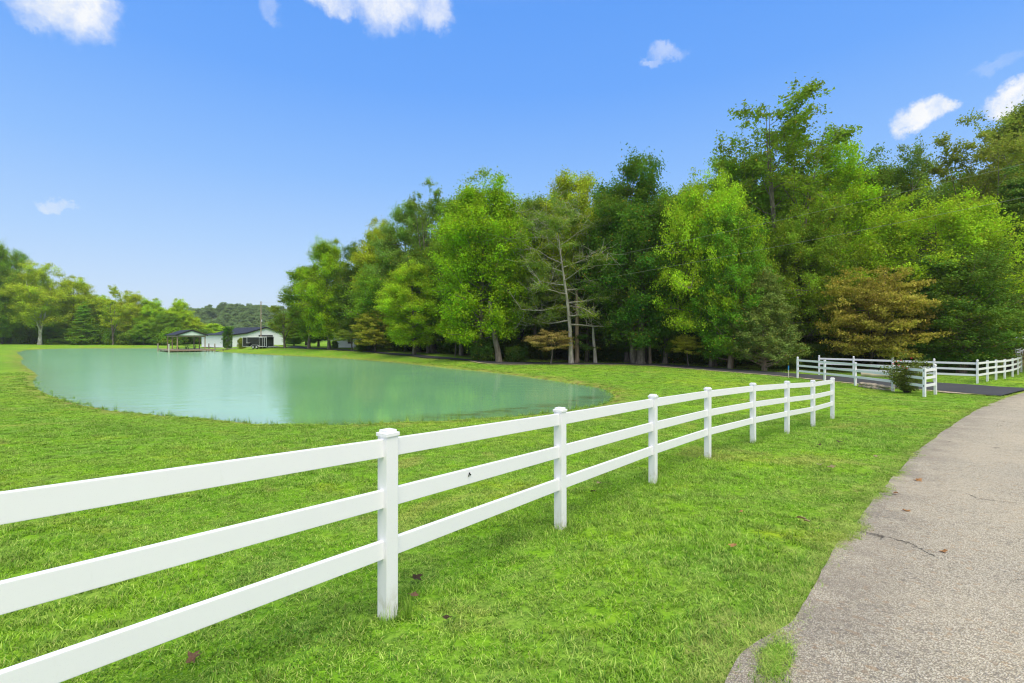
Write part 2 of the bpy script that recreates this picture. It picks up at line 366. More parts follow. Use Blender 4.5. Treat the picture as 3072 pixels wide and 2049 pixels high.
def m_vinyl():
    m, nt, out = new_mat('white_vinyl'); g = NG(nt); p = g.pos('World')
    f = g.noise(p, 3.0, 5, .6); st = g.noise(g.scale(p, 6, 6, 1.2), 2.0, 6, .7)
    c = g.mix(f, (.82, .82, .875), (.87, .87, .92)); c = g.mix(g.rng(st, .60, .80, 0, .20), c, (.62, .63, .56))
    oz = g.n('ShaderNodeSeparateXYZ'); g.L.new(g.pos('Object'), oz.inputs[0]); foot = g.math('MULTIPLY', g.math('MULTIPLY', g.rng(oz.outputs['Z'], .30, .03, 0, 1), g.rng(oz.outputs['Z'], -.35, -.3, 0, 1)), g.rng(g.noise(g.scale(p, 5, 5, 3), 3, 6, .7), .42, .66, 0, .55))
    foot = g.math('MULTIPLY', foot, g.attr('post'))
    c = g.mix(foot, c, (.42, .40, .26))
    g.principled(out, c, .38, g.bump(g.noise(p, 5, 3), .05, .01), .4); return m
def m_metal_siding(name, col):
    m, nt, out = new_mat(name); g = NG(nt); p = g.pos()
    c = g.mix(g.noise(p, .7, 5, .6), tuple(x * .92 for x in col), col)
    g.principled(out, c, .6, None, .15); return m
MAT = dict(ground=m_ground(), blade=m_blade(), leaf=m_leaf(), needle=m_leaf('needle', .16), road=m_road(), drive=m_drive(), gravel=m_gravel(), water=m_water(), vinyl=m_vinyl(),
    bark=m_bark('grey_bark', (.10, .085, .065), (.24, .21, .175)), pale_bark=m_bark('pale_bark', (.30, .28, .24), (.62, .60, .54), (3, 3, 1.2)),
    dark_bark=m_bark('dark_bark', (.045, .038, .030), (.13, .11, .085)), cedar_bark=m_bark('cedar_bark', (.16, .11, .075), (.38, .30, .23), (14, 14, .8)),
    dead=m_bark('dead_wood', (.27, .25, .215), (.50, .47, .42), (6, 6, 1.2)),
    white_wall=m_metal_siding('white_siding', (.78, .82, .88)), dark_roof=m_metal_siding('charcoal_roof', (.030, .031, .038)), black_trim=simple('black_trim', (.012, .013, .015), .5),
    opening=simple('dark_opening', (.006, .007, .009), .6), deckwood=simple('deck_wood', (.30, .20, .15), .8, .25, 2, .3, 30, stretch=(1, 6, 6)), greywood=simple('grey_wood', (.30, .25, .20), .85, .25, 3, .3, 25),
    pinewood=simple('treated_post', (.34, .26, .17), .8, .2, 3), palewood=simple('pale_wood', (.55, .52, .45), .8, .15, 3), gable=simple('gable_panel', (.66, .72, .68), .6, .06),
    black=simple('gloss_black_paint', (.010, .011, .013), .16, .1), alu=simple('aluminium', (.62, .63, .64), .35, .08, metal=.7), tyre=simple('tyre_rubber', (.02, .02, .02), .85),
    roofwhite=simple('white_roof', (.72, .72, .70), .5), pole=simple('pole_wood', (.33, .27, .20), .9, .2, 4, .3, 12, stretch=(4, 4, .5)), wire=simple('wire', (.22, .24, .20), .6),
    stone=simple('field_stone', (.36, .31, .24), .9, .45, 5, .6, 14), log=simple('weathered_log', (.50, .43, .33), .9, .2, 4, .4, 20), blue=simple('blue_plastic', (.02, .22, .50), .4), bluebarrel=simple('blue_drum', (.02, .07, .45), .4),
    dryleaf=simple('dry_leaf', (.26, .15, .09), .8, .35, 40), darkleaf=simple('dark_dry_leaf', (.09, .06, .035), .8, .35, 40), orangeleaf=simple('orange_leaf', (.55, .30, .12), .7, .3, 40), tanleaf=simple('tan_leaf', (.46, .36, .22), .8, .25, 40),
    red=simple('red_petal', (.55, .03, .03), .5, .2, 30), fly=simple('fly_body', (.008, .008, .009), .3), wing=simple('fly_wing', (.10, .10, .10), .3))

# ------------------------------------------------------------------ terrain: heights read off the photograph
ZW = -2.95                                               # pond level below the eye
SH = [(59, 1054), (78, 1074), (66, 1090), (110, 1115), (121, 1127), (100, 1150), (144, 1183), (196, 1200), (267, 1219), (381, 1238), (544, 1250), (653, 1260), (762, 1271), (871, 1276), (1034, 1276),
      (1132, 1273), (1198, 1269.5), (1410, 1260), (1552, 1250), (1660, 1238), (1741, 1226), (1807, 1214), (1838, 1199), (1835, 1176), (1779, 1160), (1723, 1152), (1620, 1137), (1480, 1118), (1404, 1111), (1268, 1096),
      (1177, 1087), (1040, 1076), (904, 1069), (768, 1063), (702, 1058.7), (655, 1055.5), (575, 1049), (474, 1045.2), (350, 1045), (229, 1045), (140, 1047), (98, 1049.5)]
def shore_pt(px, py): d = FP * -ZW / (py - HY); return (X(px, d), d)
SHORE = np.array([shore_pt(*s) for s in SH])
def chaikin(A, n=2):
    for _ in range(n):
        B = np.roll(A, -1, 0); A = np.stack((A * .75 + B * .25, A * .25 + B * .75), 1).reshape(-1, 2)
    return A
SHORE_S = chaikin(SHORE, 2)
POSTS = [(1163, 1855, 3.44), (1681, 1587, 5.35), (1959, 1450, 7.3), (2123, 1376, 9.1), (2259, 1329, 10.8), (2361, 1300, 12.4), (2439, 1279, 14.05), (2497, 1257, 15.7)]
ROAD_L = [(-2.4, -14.0, -1.45), (-.9, -5.5, -1.58), (-.1, -1.5, -1.66), (.42, 1.0, -1.70), (1.08, 2.46, -1.75), (1.85, 3.18, -1.85), (2.75, 4.18, -1.93), (3.85, 5.38, -2.02), (5.55, 7.1, -2.12), (8.06, 9.6, -2.25), (11.9, 13.1, -2.40), (16.6, 17.2, -2.55), (22.1, 21.6, -2.70), (29, 26.0, -2.82), (40, 31.5, -2.85), (60, 39, -2.6), (90, 48, -2.2)]
DRIVE = [  # near edge, far edge in photo pixels with the depth of each
    ((3002, 1190), 22.1, (3110, 1170), 26.2), ((2920, 1183), 23.0, (3000, 1163), 26.5), ((2832, 1175), 24.0, (2932, 1157.5), 27.9), ((2740, 1168), 25.7, (2832, 1151.5), 29.3), ((2640, 1159.5), 27.3, (2720, 1144), 30.8), ((2560, 1150), 29.2, (2620, 1137), 32.6),
    ((2480, 1142), 31.2, (2520, 1131), 34.2), ((2400, 1134), 33.3, (2430, 1126), 36.0), ((2304, 1125), 35.6, (2330, 1118), 38.4), ((2180, 1115.5), 38.9, (2200, 1109), 41.6), ((2077, 1107), 42.2, (2090, 1101.5), 45.2), ((1947, 1097), 46.0, (1950, 1092), 49.0),
    ((1807, 1094), 47.3, (1807, 1089.5), 50.0), ((1643, 1093), 47.8, (1643, 1088.5), 50.6), ((1480, 1091.5), 48.2, (1475, 1087), 51.0), ((1400, 1082), 51.5, (1393, 1078), 54.2), ((1302, 1074), 56.3, (1294, 1070), 59.5), ((1231, 1067), 61.5, (1222, 1063), 65.0),
    ((1147, 1060.5), 67.5, (1138, 1057), 71.0), ((1060, 1053), 76, (1052, 1050), 80), ((975, 1048), 86, (970, 1044.5), 91), ((880, 1044), 96, (880, 1040.5), 103), ((820, 1042), 102, (815, 1038.5), 109), ((760, 1040.5), 107, (755, 1037), 115)]
ctrl = []
for px, py, d in POSTS: p = P(px, py, d); ctrl.append((p.x, p.y, p.z - HC))
for x, y, z in ROAD_L: ctrl.append((x, y, z))
for x, y, z in ROAD_L[::2]: ctrl.append((x + 3.6, y - 3.4, z + .03))
for i, (a, da, b, db) in enumerate(DRIVE):
    p = P(*a, da); ctrl.append((p.x, p.y, p.z - HC))
    if i % 2: p = P(*b, db); ctrl.append((p.x, p.y, p.z - HC + .02))
for x, y in SHORE[::2]: ctrl.append((x, y, ZW + .10))
ctrl += [(-2.3, 1.5, -1.88), (-3.7, -.4, -1.75), (-8, -8, -1.4), (-15, 8, -2.0), (-14, 12, -2.38), (-25, 12, -2.1), (-45, 5, -1.8), (-45, 25, -2.45), (-75, 45, -2.4), (-110, 80, -2.35), (-140, 110, -2.2), (-125, 148, -2.3), (-95, 146, -2.3),
         (-70, 135, -2.25), (-58, 106, -2.42), (-50, 99, -2.26), (-47, 104, -2.2), (-64, 122, -2.15), (-60, 128, -2.3), (-75, 150, -2.1), (-30, 120, -2.0), (0, 100, -1.8), (-30, 96, -1.95), (20, 75, -2.2), (0, 62, -2.35), (16, 56, -2.6), (25, 46, -2.75), (32, 40, -2.85), (40, 44, -2.7),
         (45, 60, -2.2), (70, 60, -1.6), (60, 80, -1.6), (90, 70, -1.0), (60, 20, -2.2), (40, 0, -1.9), (30, 10, -2.3), (20, -12, -1.4), (-30, -15, -1.3), (0, -30, -1.1), (-80, -10, -1.5), (80, -20, -1.6),
         (19.3, 32.9, -2.76), (19.8, 27.9, -2.75), (19.0, 22.6, -2.76), (14, 22, -2.78), (10, 30, -2.72), (12, 38, -2.68), (4, 40, -2.7), (-8, 46, -2.55), (-25, 62, -2.45), (28.4, 29.5, -2.88), (36.3, 35, -2.9), (48, 44, -2.6)]
CT = np.array(ctrl, dtype=np.float64)
# drop near-duplicates
keep = []
for i in range(len(CT)):
    if all(np.hypot(*(CT[i, :2] - CT[j, :2])) > .6 for j in keep): keep.append(i)
CT = CT[keep]
def tps_fit(C3, lam=.02):
    n = len(C3); x = C3[:, :2] / 50.; r2 = ((x[:, None] - x[None]) ** 2).sum(-1); K = np.where(r2 > 0, r2 * np.log(r2 + 1e-12), 0) * .5
    A = np.zeros((n + 3, n + 3)); A[:n, :n] = K + lam * 1e-3 * np.eye(n); A[:n, n] = 1; A[:n, n + 1:] = x; A[n:, :n] = A[:n, n:].T
    b = np.zeros(n + 3); b[:n] = C3[:, 2]; return np.linalg.solve(A, b), x
TW, TX = tps_fit(CT)
def tps(x, y):
    q = np.stack((np.ravel(x), np.ravel(y)), 1) / 50.; out = np.empty(len(q))
    for s in range(0, len(q), 20000):
        Q = q[s:s + 20000]; r2 = ((Q[:, None] - TX[None]) ** 2).sum(-1); K = np.where(r2 > 0, r2 * np.log(r2 + 1e-12), 0) * .5
        out[s:s + 20000] = K @ TW[:len(TX)] + TW[len(TX)] + Q @ TW[len(TX) + 1:]
    return out
def poly_sd(x, y, poly):
    """signed distance, negative inside"""
    q = np.stack((np.ravel(x), np.ravel(y)), 1); best = np.full(len(q), 1e18); inside = np.zeros(len(q), bool)
    A = poly; B = np.roll(poly, -1, 0)
    for a, b in zip(A, B):
        e = b - a; w = q - a; t = np.clip((w @ e) / (e @ e + 1e-12), 0, 1)
        best = np.minimum(best, ((w - t[:, None] * e) ** 2).sum(1))
        c = (a[1] > q[:, 1]) != (b[1] > q[:, 1])
        with np.errstate(divide='ignore', invalid='ignore'): xi = (b[0] - a[0]) * (q[:, 1] - a[1]) / (b[1] - a[1] + 1e-15) + a[0]
        inside ^= c & (q[:, 0] < xi)
    d = np.sqrt(best); return np.where(inside, -d, d)
def sstep(a, b, v): t = np.clip((v - a) / (b - a), 0, 1); return t * t * (3 - 2 * t)
# road and drive outlines
def dense(pts, n=8):
    pts = [np.array(p, float) for p in pts]; o = []
    for i in range(len(pts) - 1):
        p0 = pts[max(i - 1, 0)]; p1 = pts[i]; p2 = pts[i + 1]; p3 = pts[min(i + 2, len(pts) - 1)]
        for k in range(n):
            t = k / n; o.append(.5 * ((2 * p1) + (-p0 + p2) * t + (2 * p0 - 5 * p1 + 4 * p2 - p3) * t * t + (-p0 + 3 * p1 - 3 * p2 + p3) * t ** 3))
    o.append(pts[-1]); return np.array(o)
RL = dense([(x, y) for x, y, z in ROAD_L], 14)
tan = np.gradient(RL, axis=0); tan /= np.linalg.norm(tan, axis=1)[:, None]
RN = np.stack((tan[:, 1], -tan[:, 0]), 1)
def wob(s, seed, f=1.0):
    r = np.random.RandomState(seed); o = 0
    for k in range(1, 7): o = o + np.sin(s * f * 1.7 ** k + r.rand() * 6.28) / 1.5 ** k
    return o
slen = np.concatenate(([0], np.cumsum(np.linalg.norm(np.diff(RL, axis=0), axis=1))))
RL = RL + RN * (wob(slen, 3, 1.0) * .018)[:, None]
ROAD_W = 5.4
ROAD_POLY = np.concatenate((RL, (RL + RN * ROAD_W)[::-1]))
DN = dense([(P(*a, da).x, P(*a, da).y) for a, da, b, db in DRIVE], 6); DF = dense([(P(*b, db).x, P(*b, db).y) for a, da, b, db in DRIVE], 6)
DRIVE_POLY = np.concatenate((DN, DF[::-1]))
WOOD = np.array([(46, 41), (36, 38.5), (31, 37.5), (25, 38), (21, 41), (15, 46.5), (12, 50), (4, 52), (-2, 52.5), (-9, 62), (-18, 73), (-27, 87), (-34, 97), (-25, 120), (10, 115), (50, 95), (75, 70), (62, 48)], float)
def height(x, y, fine=True):
    x = np.ravel(np.asarray(x, float)); y = np.ravel(np.asarray(y, float))
    r = np.hypot(x, y); z = tps(x, y)
    far = sstep(150, 260, r); z = z * (1 - far) + far * (-1.9)
    z = np.clip(z, -4, 1.0)
    s = poly_sd(x, y, SHORE_S)
    b = sstep(0, 3.2 + r * .02, s)
    out = np.maximum(z, ZW + .03)
    edge = ZW + .015 + .12 * sstep(0, .8, s)
    zo = edge * (1 - b) + np.maximum(out, ZW + .14) * b
    zi = ZW - .02 - np.clip(-s * .30, 0, 1.3)
    z = np.where(s > 0, zo, zi)
    if fine: z = z + .018 * np.sin(x * 1.7 + 1.3 * np.sin(y * .9)) * np.sin(y * 1.9 + x * .4) * sstep(0, 3, s)
    return z + HC
def ground_z(x, y): return float(height([x], [y])[0])

def terrain():
    nx, ny = 380, 330; b = 5.0; a = 12.6
    tx = np.linspace(-1, 1, nx); ty = np.linspace(-.82, 1, ny)
    gx = a * np.sinh(b * tx); gy = 9 + a * np.sinh(b * ty)
    XX, YY = np.meshgrid(gx, gy); x = XX.ravel(); y = YY.ravel()
    z = height(x, y)
    rd = poly_sd(x, y, ROAD_POLY); dd = poly_sd(x, y, DRIVE_POLY)
    z -= .07 * sstep(.15, -.25, rd) + .06 * sstep(.3, -.3, dd)
    idx = np.arange(nx * ny).reshape(ny, nx)
    F = np.stack((idx[:-1, :-1], idx[:-1, 1:], idx[1:, 1:], idx[1:, :-1]), -1).reshape(-1, 4)
    me = np_mesh('lawn', np.stack((x, y, z), 1), F, True)
    s = poly_sd(x, y, SHORE_S)
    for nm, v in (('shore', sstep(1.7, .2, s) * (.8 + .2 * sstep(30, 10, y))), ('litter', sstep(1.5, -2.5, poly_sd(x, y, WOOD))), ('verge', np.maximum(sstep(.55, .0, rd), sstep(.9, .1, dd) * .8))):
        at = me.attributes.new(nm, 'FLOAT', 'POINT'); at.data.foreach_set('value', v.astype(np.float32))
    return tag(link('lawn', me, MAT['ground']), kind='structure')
terrain()
def strip(name, A, B, n, lift, m, edge_attr=False, kind='structure'):
    t = np.linspace(0, 1, n + 1); V = A[:, None] * (1 - t)[None, :, None] + B[:, None] * t[None, :, None]
    x, y = V[..., 0].ravel(), V[..., 1].ravel(); z = height(x, y, False) + lift
    k = len(A); idx = np.arange(k * (n + 1)).reshape(k, n + 1)
    F = np.stack((idx[:-1, :-1], idx[:-1, 1:], idx[1:, 1:], idx[1:, :-1]), -1).reshape(-1, 4)
    me = np_mesh(name, np.stack((x, y, z), 1), F, True)
    if edge_attr:
        d = np.minimum(np.linalg.norm(V - A[:, None], axis=-1), np.linalg.norm(V - B[:, None], axis=-1)).ravel()
        at = me.attributes.new('edge', 'FLOAT', 'POINT'); at.data.foreach_set('value', sstep(.85, .0, d).astype(np.float32))
    return tag(link(name, me, m), kind=kind)
strip('road', RL, RL + RN * ROAD_W, 20, .015, MAT['road'], True)
GN_ = np.gradient(DN, axis=0); GN_ /= np.linalg.norm(GN_, axis=1)[:, None]; GNN = np.stack((-GN_[:, 1], GN_[:, 0]), 1)
if np.dot(GNN[10], DF[10] - DN[10]) > 0: GNN = -GNN
gs = np.concatenate(([0], np.cumsum(np.linalg.norm(np.diff(DN, axis=0), axis=1))))
strip('driveway', DN, DF, 6, .045, MAT['drive'])
gw = (.45 + .13 * wob(gs, 9, .8)) * sstep(75, 25, gs) * sstep(0, 2.2, gs)
strip('gravel_verge', DN[2:90] + GNN[2:90] * np.maximum(gw[2:90], .03)[:, None], DN[2:90] - GNN[2:90] * .05, 3, .030, MAT['gravel'])

def water():
    n = len(SHORE_S); c = SHORE_S.mean(0)
    gx = np.arange(-150, 12, .0 + 1.2); gy = np.concatenate((np.arange(14, 40, .6), np.arange(40, 142, 2.0)))
    XX, YY = np.meshgrid(gx, gy); x, y = XX.ravel(), YY.ravel(); s = poly_sd(x, y, SHORE_S)
    idx = np.arange(len(x)).reshape(XX.shape)
    F = np.stack((idx[:-1, :-1], idx[:-1, 1:], idx[1:, 1:], idx[1:, :-1]), -1).reshape(-1, 4)
    F = F[(s[F] < 1.2).any(1)]
    used = np.unique(F); remap = np.zeros(len(x), int); remap[used] = np.arange(len(used))
    x, y, s = x[used], y[used], s[used]
    me = np_mesh('pond_water', np.stack((x, y, np.full(len(x), ZW + HC)), 1), remap[F], True)
    al = np.array([shore_pt(*q) for q in ((1280, 1251), (1400, 1243), (1520, 1233), (1640, 1218), (1740, 1200), (1790, 1190))])
    dmin = np.full(len(x), 1e9)
    for a, b in zip(al[:-1], al[1:]):
        e = b - a; w = np.stack((x, y), 1) - a; t = np.clip(w @ e / (e @ e), 0, 1); dmin = np.minimum(dmin, np.linalg.norm(w - t[:, None] * e, axis=1))
    for nm, v in (('algae', sstep(1.0, .1, dmin)), ('shallow', sstep(-1.6, -.1, s))):
        at = me.attributes.new(nm, 'FLOAT', 'POINT'); at.data.foreach_set('value', v.astype(np.float32))
    tag(link('pond_water', me, MAT['water']), kind='structure')
water()

# distant wooded ridge
def hillside():
    xs = np.linspace(-620, 120, 90); ys = np.linspace(290, 620, 34); XX, YY = np.meshgrid(xs, ys); x, y = XX.ravel(), YY.ravel()
    ridge = 23 + 4 * np.sin(x * .018 + 1) + 3 * np.sin(x * .047) + 2 * np.sin(x * .11)
    z = -1.9 + HC + sstep(300, 470, y) * ridge * (.85 + .15 * np.sin(x * .03 + y * .02))
    idx = np.arange(len(x)).reshape(XX.shape); F = np.stack((idx[:-1, :-1], idx[:-1, 1:], idx[1:, 1:], idx[1:, :-1]), -1).reshape(-1, 4)
    me = np_mesh('hillside', np.stack((x, y, z), 1), F, True); tag(link('hillside', me, simple('hill_soil', (.05, .08, .025), .95)), kind='structure')
    r = np.random.RandomState(5); pick = []
    for _ in range(1500):
        xx = r.uniform(-470, 40); yy = r.uniform(300, 500)
        rg = 23 + 4 * math.sin(xx * .018 + 1) + 3 * math.sin(xx * .047) + 2 * math.sin(xx * .11)
        zz = -1.9 + HC + float(sstep(300, 470, np.array(yy))) * rg * (.85 + .15 * math.sin(xx * .03 + yy * .02)); pick.append((xx, yy, zz - 2.5))
    return np.array(pick)
HILL_PTS = hillside()

# ------------------------------------------------------------------ trees
def tube(V, F, pts, radii, n):
    base = len(V); pts = [np.asarray(p, float) for p in pts]
    for i, p in enumerate(pts):
        t = pts[min(i + 1, len(pts) - 1)] - pts[max(i - 1, 0)]; t /= np.linalg.norm(t) + 1e-9
        u = np.cross(t, (0, 0, 1)) if abs(t[2]) < .95 else np.cross(t, (1, 0, 0)); u /= np.linalg.norm(u) + 1e-9; v = np.cross(t, u)
        for k in range(n):
            a = 2 * math.pi * k / n; V.append(p + radii[i] * (math.cos(a) * u + math.sin(a) * v))
    for i in range(len(pts) - 1):
        for k in range(n):
            a = base + i * n + k; b = base + i * n + (k + 1) % n; F.append((a, b, b + n, a + n))
PROF = dict(oval=lambda t: math.sin(math.pi * min(1, .14 + .80 * t)) ** .6, cone=lambda t: (1 - t) ** .75 * .97 + .05, spread=lambda t: max(.1, math.sin(math.pi * min(.97, .22 + .72 * t)) ** .5),
            fan=lambda t: .35 + .65 * math.sin(math.pi * min(.92, .25 + .62 * t)), column=lambda t: min(1, .55 + t * 2) * (1 - t ** 3) ** .5)
def gen_tree(seed, H, R, cb, prof, nprim, nsec, leafn, L, clump, flat=.6, elev=(12, 68), tr=.30, nfill=60, narrow=.6, lean=(0, 0), forks=1, bark='bark', leafm='leaf', twigs=0, patch=0.0, sectube=True, fspread=.38, dome=.5):
    r = np.random.RandomState(seed); V, F = [], []; clumps = []; pf = PROF[prof]
    base_pts = []
    for fk in range(forks):
        a = fk * 2.2 + r.rand(); sp = 0 if forks == 1 else R * fspread
        pts = []; n = 9
        for i in range(n):
            t = i / (n - 1); w = R * .05 * math.sin(t * 5 + seed)
            k = max(0, t - .22) / .78 if forks > 1 else 0
            pts.append(np.array((w + lean[0] * t * H + math.cos(a) * sp * k ** .8, R * .05 * math.cos(t * 4 + seed) - R * .05 + lean[1] * t * H + math.sin(a) * sp * k ** .8, t * H * (.93 if not dome else (cb + (1 - cb) * (1 - dome * (sp / R) ** 2)) * (.90 - .05 * (fk % 3))) - (.3 if i == 0 else 0))))
        rad = [tr * (1 if fk == 0 else .8) * ((1 - i / (n - 1)) ** .95 * .97 + .02) * (1.35 if i == 0 else 1) for i in range(n)]
        tube(V, F, pts, rad, 8); base_pts.append((pts, rad))
    def trunk_at(fk, t):
        pts, rad = base_pts[fk]; q = t * (len(pts) - 1); i = min(int(q), len(pts) - 2); f = q - i
        return pts[i] * (1 - f) + pts[i + 1] * f, rad[i] * (1 - f) + rad[i + 1] * f
    for i in range(nprim):
        tt = ((i + .5) / nprim); h = cb + (1 - cb) * tt * .97; fk = i % forks
        s, rad = trunk_at(fk, min(.99, h)); az = i * 2.399 + r.uniform(-.5, .5)
        rr = R * pf(tt) * r.uniform(.75, 1.12) * (1 if forks == 1 else .72)
        el = math.radians(elev[0] + (elev[1] - elev[0]) * tt ** 1.3 + r.uniform(-9, 9)); rise = min(rr * math.tan(min(el, 1.25)), max(.2, H * 1.0 - s[2]))
        if prof == 'cone': rise = rr * math.tan(el)
        if dome:
            rho = min(1.1, math.hypot(s[0] - lean[0] * s[2] + math.cos(az) * rr, s[1] - lean[1] * s[2] + math.sin(az) * rr) / R)
            rise = max(-.1 * rr, min(rise, H * (cb + (1 - cb) * (1 - dome * rho ** 2)) * r.uniform(.84, 1.0) - s[2]))
        d = np.array((math.cos(az), math.sin(az), 0)); pts = []
        for k in range(5):
            q = k / 4; pts.append(s + d * rr * q + np.array((0, 0, rise * (q ** 1.4 if elev[0] >= 0 else q)))+ r.normal(0, .03 * rr, 3) * q)
        br = max(.022, min(rad * .55, .035 * rr + .02)); tube(V, F, pts, [br * (1 - .78 * k / 4) for k in range(5)], 5)
        clumps.append((pts[3], pts[4], 1.0)); clumps.append((pts[2], pts[3], .6))
        for j in range(nsec):
            q = r.uniform(.3, 1.0); k = min(int(q * 4), 3); f = q * 4 - k; o = pts[k] * (1 - f) + pts[k + 1] * f
            dv = r.normal(0, 1, 3); dv[2] = abs(dv[2]) * .6 * (1 if flat > .4 else .25); dv += d * .6; dv /= np.linalg.norm(dv)
            ln = rr * r.uniform(.18, .42) + .35; e = o + dv * ln
            if sectube:
                m_ = (o + e) / 2 + r.normal(0, .06 * ln, 3); tube(V, F, [o, m_, e], [br * .38, br * .26, .010], 3)
                for _ in range(twigs):
                    dq = r.normal(0, 1, 3) + dv * .8 + np.array((0, 0, -.2)); dq /= np.linalg.norm(dq); st = m_ if r.rand() < .4 else e
                    tube(V, F, [st, st + dq * ln * .35 + r.normal(0, .05, 3), st + dq * ln * .8 + np.array((0, 0, .1 * ln))], [.016, .011, .006], 3)
            clumps.append((o, e, 1.0))
    for _ in range(nfill):
        tt = r.uniform(.03, 1); h = cb + (1 - cb) * tt; a = r.uniform(0, 6.28); q = R * pf(tt) * math.sqrt(r.uniform(.25, 1)) * .95
        c_ = np.array((math.cos(a) * q + lean[0] * h * H, math.sin(a) * q + lean[1] * h * H, h * H)); dv = r.normal(0, 1, 3) * (1, 1, .5); dv /= np.linalg.norm(dv); clumps.append((c_ - dv * clump * .7, c_ + dv * clump * .7, .9))
    ca = np.array([c[0] for c in clumps]); cp = np.array([c[1] for c in clumps]); cw = np.array([c[2] for c in clumps]) * r.uniform(.35, 1.5, len(clumps))
    if patch: cw *= (r.rand(len(cw)) > patch)
    pk = r.choice(len(cp), leafn, p=cw / cw.sum())
    off = r.normal(0, .46, (leafn, 3)) * clump * r.uniform(.5, 1.25, (leafn, 1)); off[:, 2] *= flat
    tt_ = r.uniform(.25, 1.12, (leafn, 1)); pos = ca[pk] * (1 - tt_) + cp[pk] * tt_ + off
    nrm = r.normal(0, .75, (leafn, 3)) + off / clump * .6 + np.array((0, 0, .65)); nrm /= np.linalg.norm(nrm, axis=1)[:, None]
    u = np.cross(nrm, r.normal(0, 1, (leafn, 3))); u /= np.linalg.norm(u, axis=1)[:, None]; v = np.cross(nrm, u)
    ll = L * r.uniform(.65, 1.35, (leafn, 1)); w = ll * narrow
    q = np.stack((pos - u * ll * .62 - nrm * ll * .08, pos + u * ll * .40 + v * w * .75, pos + u * ll * .40 - v * w * .75 + nrm * ll * .08), 1).reshape(-1, 3)
    crown = np_mesh('crown', q, np.arange(leafn * 3).reshape(-1, 3)); crown.materials.append(MAT[leafm])
    cr_ = r.rand(len(cp)); var = np.clip(cr_[pk] * .55 + r.rand(leafn) * .45, 0, 1)
    odd = r.rand(leafn) < .02; var[odd] = .99; var[~odd] = np.minimum(var[~odd], .93)
    at = crown.attributes.new('var', 'FLOAT', 'FACE'); at.data.foreach_set('value', var.astype(np.float32))
    trunk = np_mesh('trunk', np.array(V), np.array(F), True); trunk.materials.append(MAT[bark])
    return dict(H=H, R=R, trunk=trunk, crown=crown)
KIND = dict(
    oak=gen_tree(1, 20, 5.2, .10, 'oval', 48, 12, 100000, 0.165, .86, flat=.9, tr=.34, nfill=130),
    maple=gen_tree(2, 20, 5.0, .10, 'oval', 50, 12, 104000, 0.165, .80, flat=.9, elev=(20, 72), tr=.30, nfill=140),
    poplar=gen_tree(3, 22, 4.4, .18, 'oval', 46, 11, 74000, 0.16, .74, flat=.95, elev=(35, 76), tr=.27, nfill=50),
    airy=gen_tree(4, 24, 4.6, .34, 'fan', 48, 9, 25000, 0.165, .44, flat=.9, elev=(40, 66), tr=.24, nfill=0, forks=5, fspread=.62, dome=.35),
    thin=gen_tree(5, 22, 4.2, .28, 'fan', 34, 8, 25000, 0.155, .50, flat=.9, elev=(38, 68), tr=.22, nfill=0, forks=3, fspread=.55),
    spread=gen_tree(6, 16, 6.4, .18, 'spread', 46, 13, 98000, 0.152, .74, flat=.85, elev=(8, 62), tr=.28, nfill=110, dome=.6),
    wood=gen_tree(7, 20, 5.4, .10, 'oval', 26, 6, 52000, 0.24, 1.05, flat=.8, tr=.26, nfill=200, sectube=False),
    cedar=gen_tree(8, 12, 3.0, .05, 'cone', 110, 6, 105000, 0.115, .42, flat=.8, elev=(28, 58), tr=.20, nfill=200, narrow=.5, bark='cedar_bark', leafm='needle', sectube=False, dome=0),
    cedarb=gen_tree(9, 12, 3.6, .07, 'column', 100, 7, 115000, 0.115, .46, flat=.75, elev=(15, 60), tr=.26, nfill=260, narrow=.5, bark='cedar_bark', leafm='needle', sectube=False, dome=0),
    pine=gen_tree(10, 18, 4.4, .12, 'cone', 72, 9, 95000, 0.135, .58, flat=.4, elev=(-4, 40), tr=.28, nfill=80, narrow=.4, bark='dark_bark', leafm='needle', dome=0),
    dogwood=gen_tree(11, 6, 3.6, .20, 'spread', 36, 10, 50000, 0.10, .46, flat=.30, elev=(2, 50), tr=.11, nfill=110, forks=2, narrow=.62, bark='dark_bark'),
    smalldog=gen_tree(21, 5, 3.0, .46, 'spread', 20, 7, 15000, 0.11, .48, flat=.30, elev=(0, 40), tr=.12, nfill=12, narrow=.62, bark='bark'),
    young=gen_tree(12, 6, 1.8, .30, 'oval', 22, 5, 15000, 0.125, .40, flat=.8, elev=(22, 66), tr=.06, nfill=40),
    bare=gen_tree(13, 17, 4.8, .26, 'spread', 24, 8, 26000, 0.14, .62, elev=(-12, 66), tr=.25, nfill=0, bark='dead', lean=(-.08, 0), twigs=4, patch=.42, dome=0),
    sycamore=gen_tree(14, 21, 6.6, .26, 'oval', 36, 9, 74000, 0.185, .95, flat=.9, elev=(24, 66), tr=.40, nfill=110, forks=3, fspread=.4, bark='pale_bark', dome=.6),
    shrub=gen_tree(15, 3, 2.0, .04, 'spread', 30, 6, 20000, 0.13, .42, flat=.8, elev=(15, 60), tr=.05, nfill=110, forks=3, bark='dark_bark', sectube=False),
    arbor=gen_tree(16, 4.2, 1.1, .02, 'column', 70, 4, 9000, .16, .30, elev=(50, 75), tr=.08, nfill=90, narrow=.4, leafm='needle', sectube=False, dome=0))
